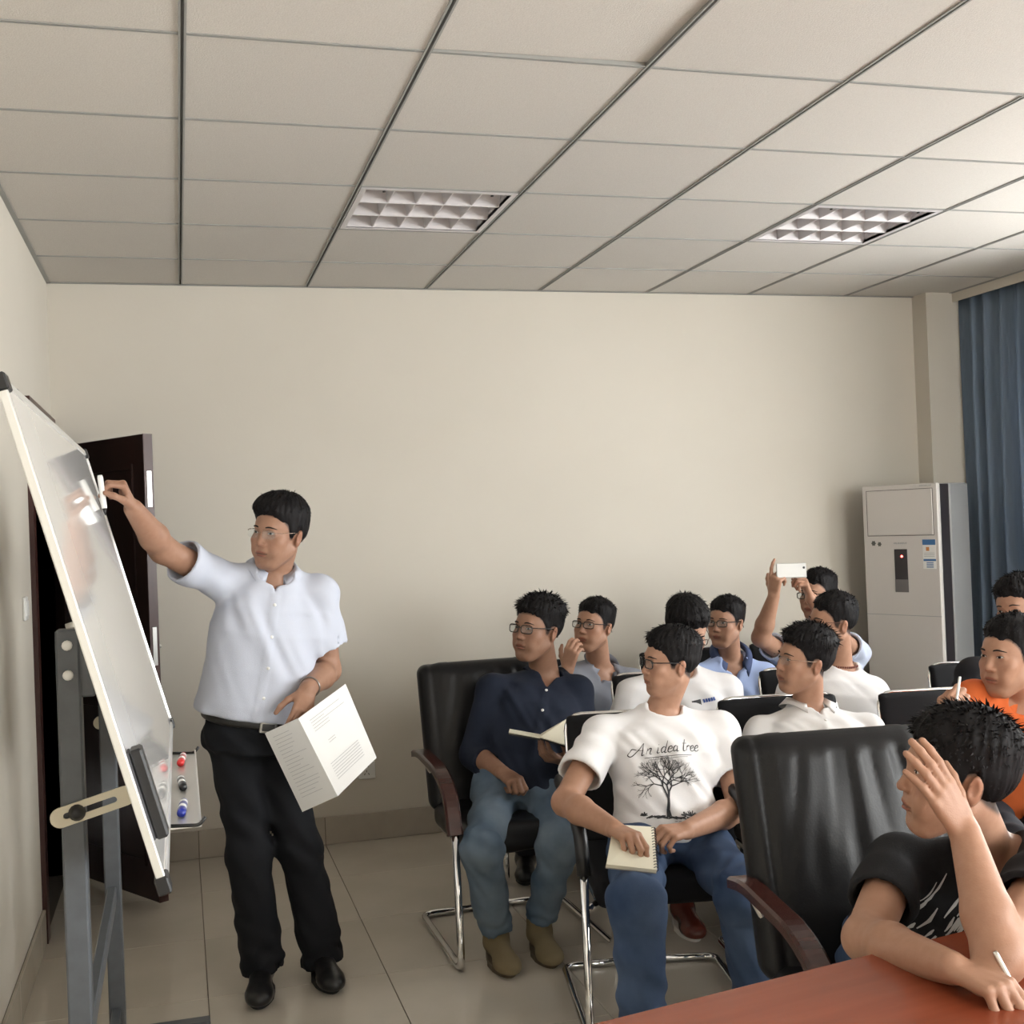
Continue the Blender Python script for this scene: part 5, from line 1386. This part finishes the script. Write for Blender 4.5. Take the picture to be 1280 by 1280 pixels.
# marker in the teacher's hand
def rod(name, label, cat, a, b, r, m, tip=None, cap=None, parts=('barrel', 'tip', 'cap')):
    a, b = V(*a), V(*b); d = nrm(b-a); L = np.linalg.norm(b-a); x = nrm(np.cross(d, V(.3, .5, .8))); Rr = np.stack([x, np.cross(d, x), d], 1)
    e = empty(name, tuple(a)); tag(e, label, cat)
    MB().lathe([(r*.9, 0), (r, r*.5), (r, L-r), (r*.8, L)], 12, c=a, R=Rr).build(parts[0], m, e, world=True)
    if tip is not None: MB().lathe([(r*.18, -r*2.4), (r*.5, -r*1.2), (r*.85, 0)], 12, c=a, R=Rr).build(parts[1], tip, e, world=True)
    if cap is not None: MB().lathe([(r*1.08, L*.66), (r*1.1, L*.68), (r*1.1, L+.002), (r*.8, L+.004)], 12, c=a, R=Rr).build(parts[2], cap, e, world=True)
    return e
H = PP['teacher']['hands']['R']; c = (H['f0'][3]+H['th'][3])/2
rod('marker_pen', 'white marker held against the whiteboard in the raised hand', 'marker', c+V(.004, -.004, -.042), c+V(-.006, .004, .058), .0085, M_['white'], M_['blackpl'])
# open booklet in the teacher's other hand
bk = empty('open_booklet', (0.349, 3.860, 0.937)); tag(bk, 'thick open booklet of printed pages held by the standing man', 'booklet')
ST, SB, RT, RB_, LT, LB = (0.350, 3.850, 0.943), (0.464, 3.830, 0.687), (0.516, 3.930, 1.032), (0.607, 3.910, 0.783), (0.251, 3.970, 0.884), (0.361, 3.950, 0.620)
qr = (ST, RT, RB_, SB); o, n = slab(qr, .004, 'right_pages', M_['paper'], bk); sg = 1 if n[1] < 0 else -1
rows = [(.10+.035*k, .16, .16+.5*random.Random(k).random()+.2) for k in range(5)]+[(.42+.03*k, .30, .45) for k in range(2)]+[(.66+.032*k, .15, .80) for k in range(7)]
lines_on(qr, n*sg, .0046 if sg > 0 else .0006, mat('grey_print', (.42, .42, .44), .8), bk, 'print_lines', rows, 2)
ql = (LT, ST, SB, LB); o, n = slab(ql, .004, 'left_page', M_['paper'], bk); sg = 1 if n[1] < 0 else -1
rows = [(.08+.045*k, .16, .45+.4*random.Random(k+9).random()) for k in range(18)]; lines_on(ql, n*sg, .0046 if sg > 0 else .0006, mat('grey_print_dense', (.50, .50, .52), .8), bk, 'print_lines', rows, 3)
for k in range(5):
    dv = -n*sg*(.0045+.0036*k); slab([V(*q)+dv-V(.002*k, 0, .001*k) for q in ql], .0026, 'page_block', M_['paper'], bk)
# notebook of the man in navy
nb_ = empty('notebook', (1.208, 4.020, 0.779)); tag(nb_, 'open cream-paged notebook held by the man in navy', 'notebook')
ln = mat('rule_grey', (.45, .45, .42), .8)
ql = ((1.208, 4.020, 0.779), (1.102, 4.050, 0.803), (1.152, 4.220, 0.784), (1.265, 4.200, 0.757)); slab(ql, .003, 'left_pages', M_['cream'], nb_)
slab([V(*q)-V(0, 0, .006) for q in ql], .004, 'cover', M_['blackpl'], nb_)
qr = ((1.208, 4.020, 0.779), (1.372, 4.000, 0.717), (1.363, 4.150, 0.818), (1.265, 4.200, 0.757)); o, n = slab(qr, .003, 'right_pages', M_['cream'], nb_)
lines_on(qr, n*(1 if n[2] > 0 else -1), .0036 if n[2] > 0 else .0006, ln, nb_, 'ruled_lines', [(.12+.09*k, .08, .94) for k in range(9)], 1)
slab([V(*q)-V(0, 0, .007) for q in qr], .004, 'cover', M_['blackpl'], nb_)
# spiral notepad and pen of the man with the tree print
np_ = empty('spiral_notepad', (1.157, 3.030, 0.587)); tag(np_, 'small spiral-bound cream notepad on the knee of the tree-print man', 'notepad')
qn = ((1.081, 3.030, 0.602), (1.227, 3.030, 0.570), (1.299, 3.220, 0.635), (1.176, 3.220, 0.655)); o, n = slab(qn, .010, 'page_block', M_['cream'], np_); up = n if n[2] > 0 else -n
slab([V(*q)-V(0, 0, .003) for q in qn], .0025, 'back_cover', mat('grey_card', (.30, .29, .26), .8), np_)
top = .0105 if n[2] > 0 else .0006
for k in range(15):
    p0 = quad_pt(qn, .985, .04+.92*k/14)+up*.005; e = nrm(quad_pt(qn, 1, .5)-quad_pt(qn, 0, .5))
    MB().tube([p0+(e*math.cos(t)+up*math.sin(t))*.0085 for t in np.linspace(0, 2*math.pi, 12, endpoint=False)], .0010, n=5, closed=True).build('binding_ring', M_['blackpl'], np_, world=True)
H = PP['tree']['hands']['R']; c = (H['f0'][3]+H['th'][3])/2
rod('ball_pen', 'black pen held over the spiral notepad', 'pen', c+V(.010, -.012, -.030), c+V(-.045, .02, .075), .0042, M_['blackpl'], M_['steel'])
# phone held up
A, Bq = PP['phone']['hands']['R'], PP['phone']['hands']['L']
ph = empty('phone', (2.690, 4.865, 1.240)); tag(ph, 'white smartphone held sideways above the heads', 'phone')
pc = V(*(2.692, 4.865, 1.276)); Rp = frame(nrm((-.18, -1, .10)), (.02, 0, 1)); Rp = np.stack([-Rp[:, 0], -Rp[:, 1]*-1, Rp[:, 2]], 1)
MB().box((-.071, -.0038, -.034), (.071, .0038, .034), Rp, pc, bev=.003).build('casing', mat('silver_phone', (.45, .44, .42), .4, .2), ph, world=True)
yv = Rp[:, 1]; fs_ = .0042
mb = MB(); mb.lathe([(.0055, 0), (.0055, .0012), (.003, .0014)], 14, c=pc+Rp[:, 0]*.058+yv*fs_+Rp[:, 2]*.012, R=np.stack([Rp[:, 0], Rp[:, 2], yv], 1)); mb.build('camera_lens', M_['blackpl'], ph, world=True)
mb = MB(); mb.box((-.066, -.0044, -.030), (.066, -.0036, .030), Rp, pc); mb.build('screen', M_['blackpl'], ph, world=True)
rod('ball_pen', 'white pen between the raised fingers beside the orange shirt', 'pen', (2.068, 2.855, 0.954), (2.106, 2.875, 1.061), .0038, M_['white'], M_['steel'])
H = PP['black']['hands']['R']; c = (H['f0'][3]+H['th'][3])/2
rod('ball_pen', 'silver pen in the hand resting on the red table', 'pen', c+V(.012, -.020, -.012), c+V(-.020, .035, .105), .0046, M_['steel'], M_['blackpl'])
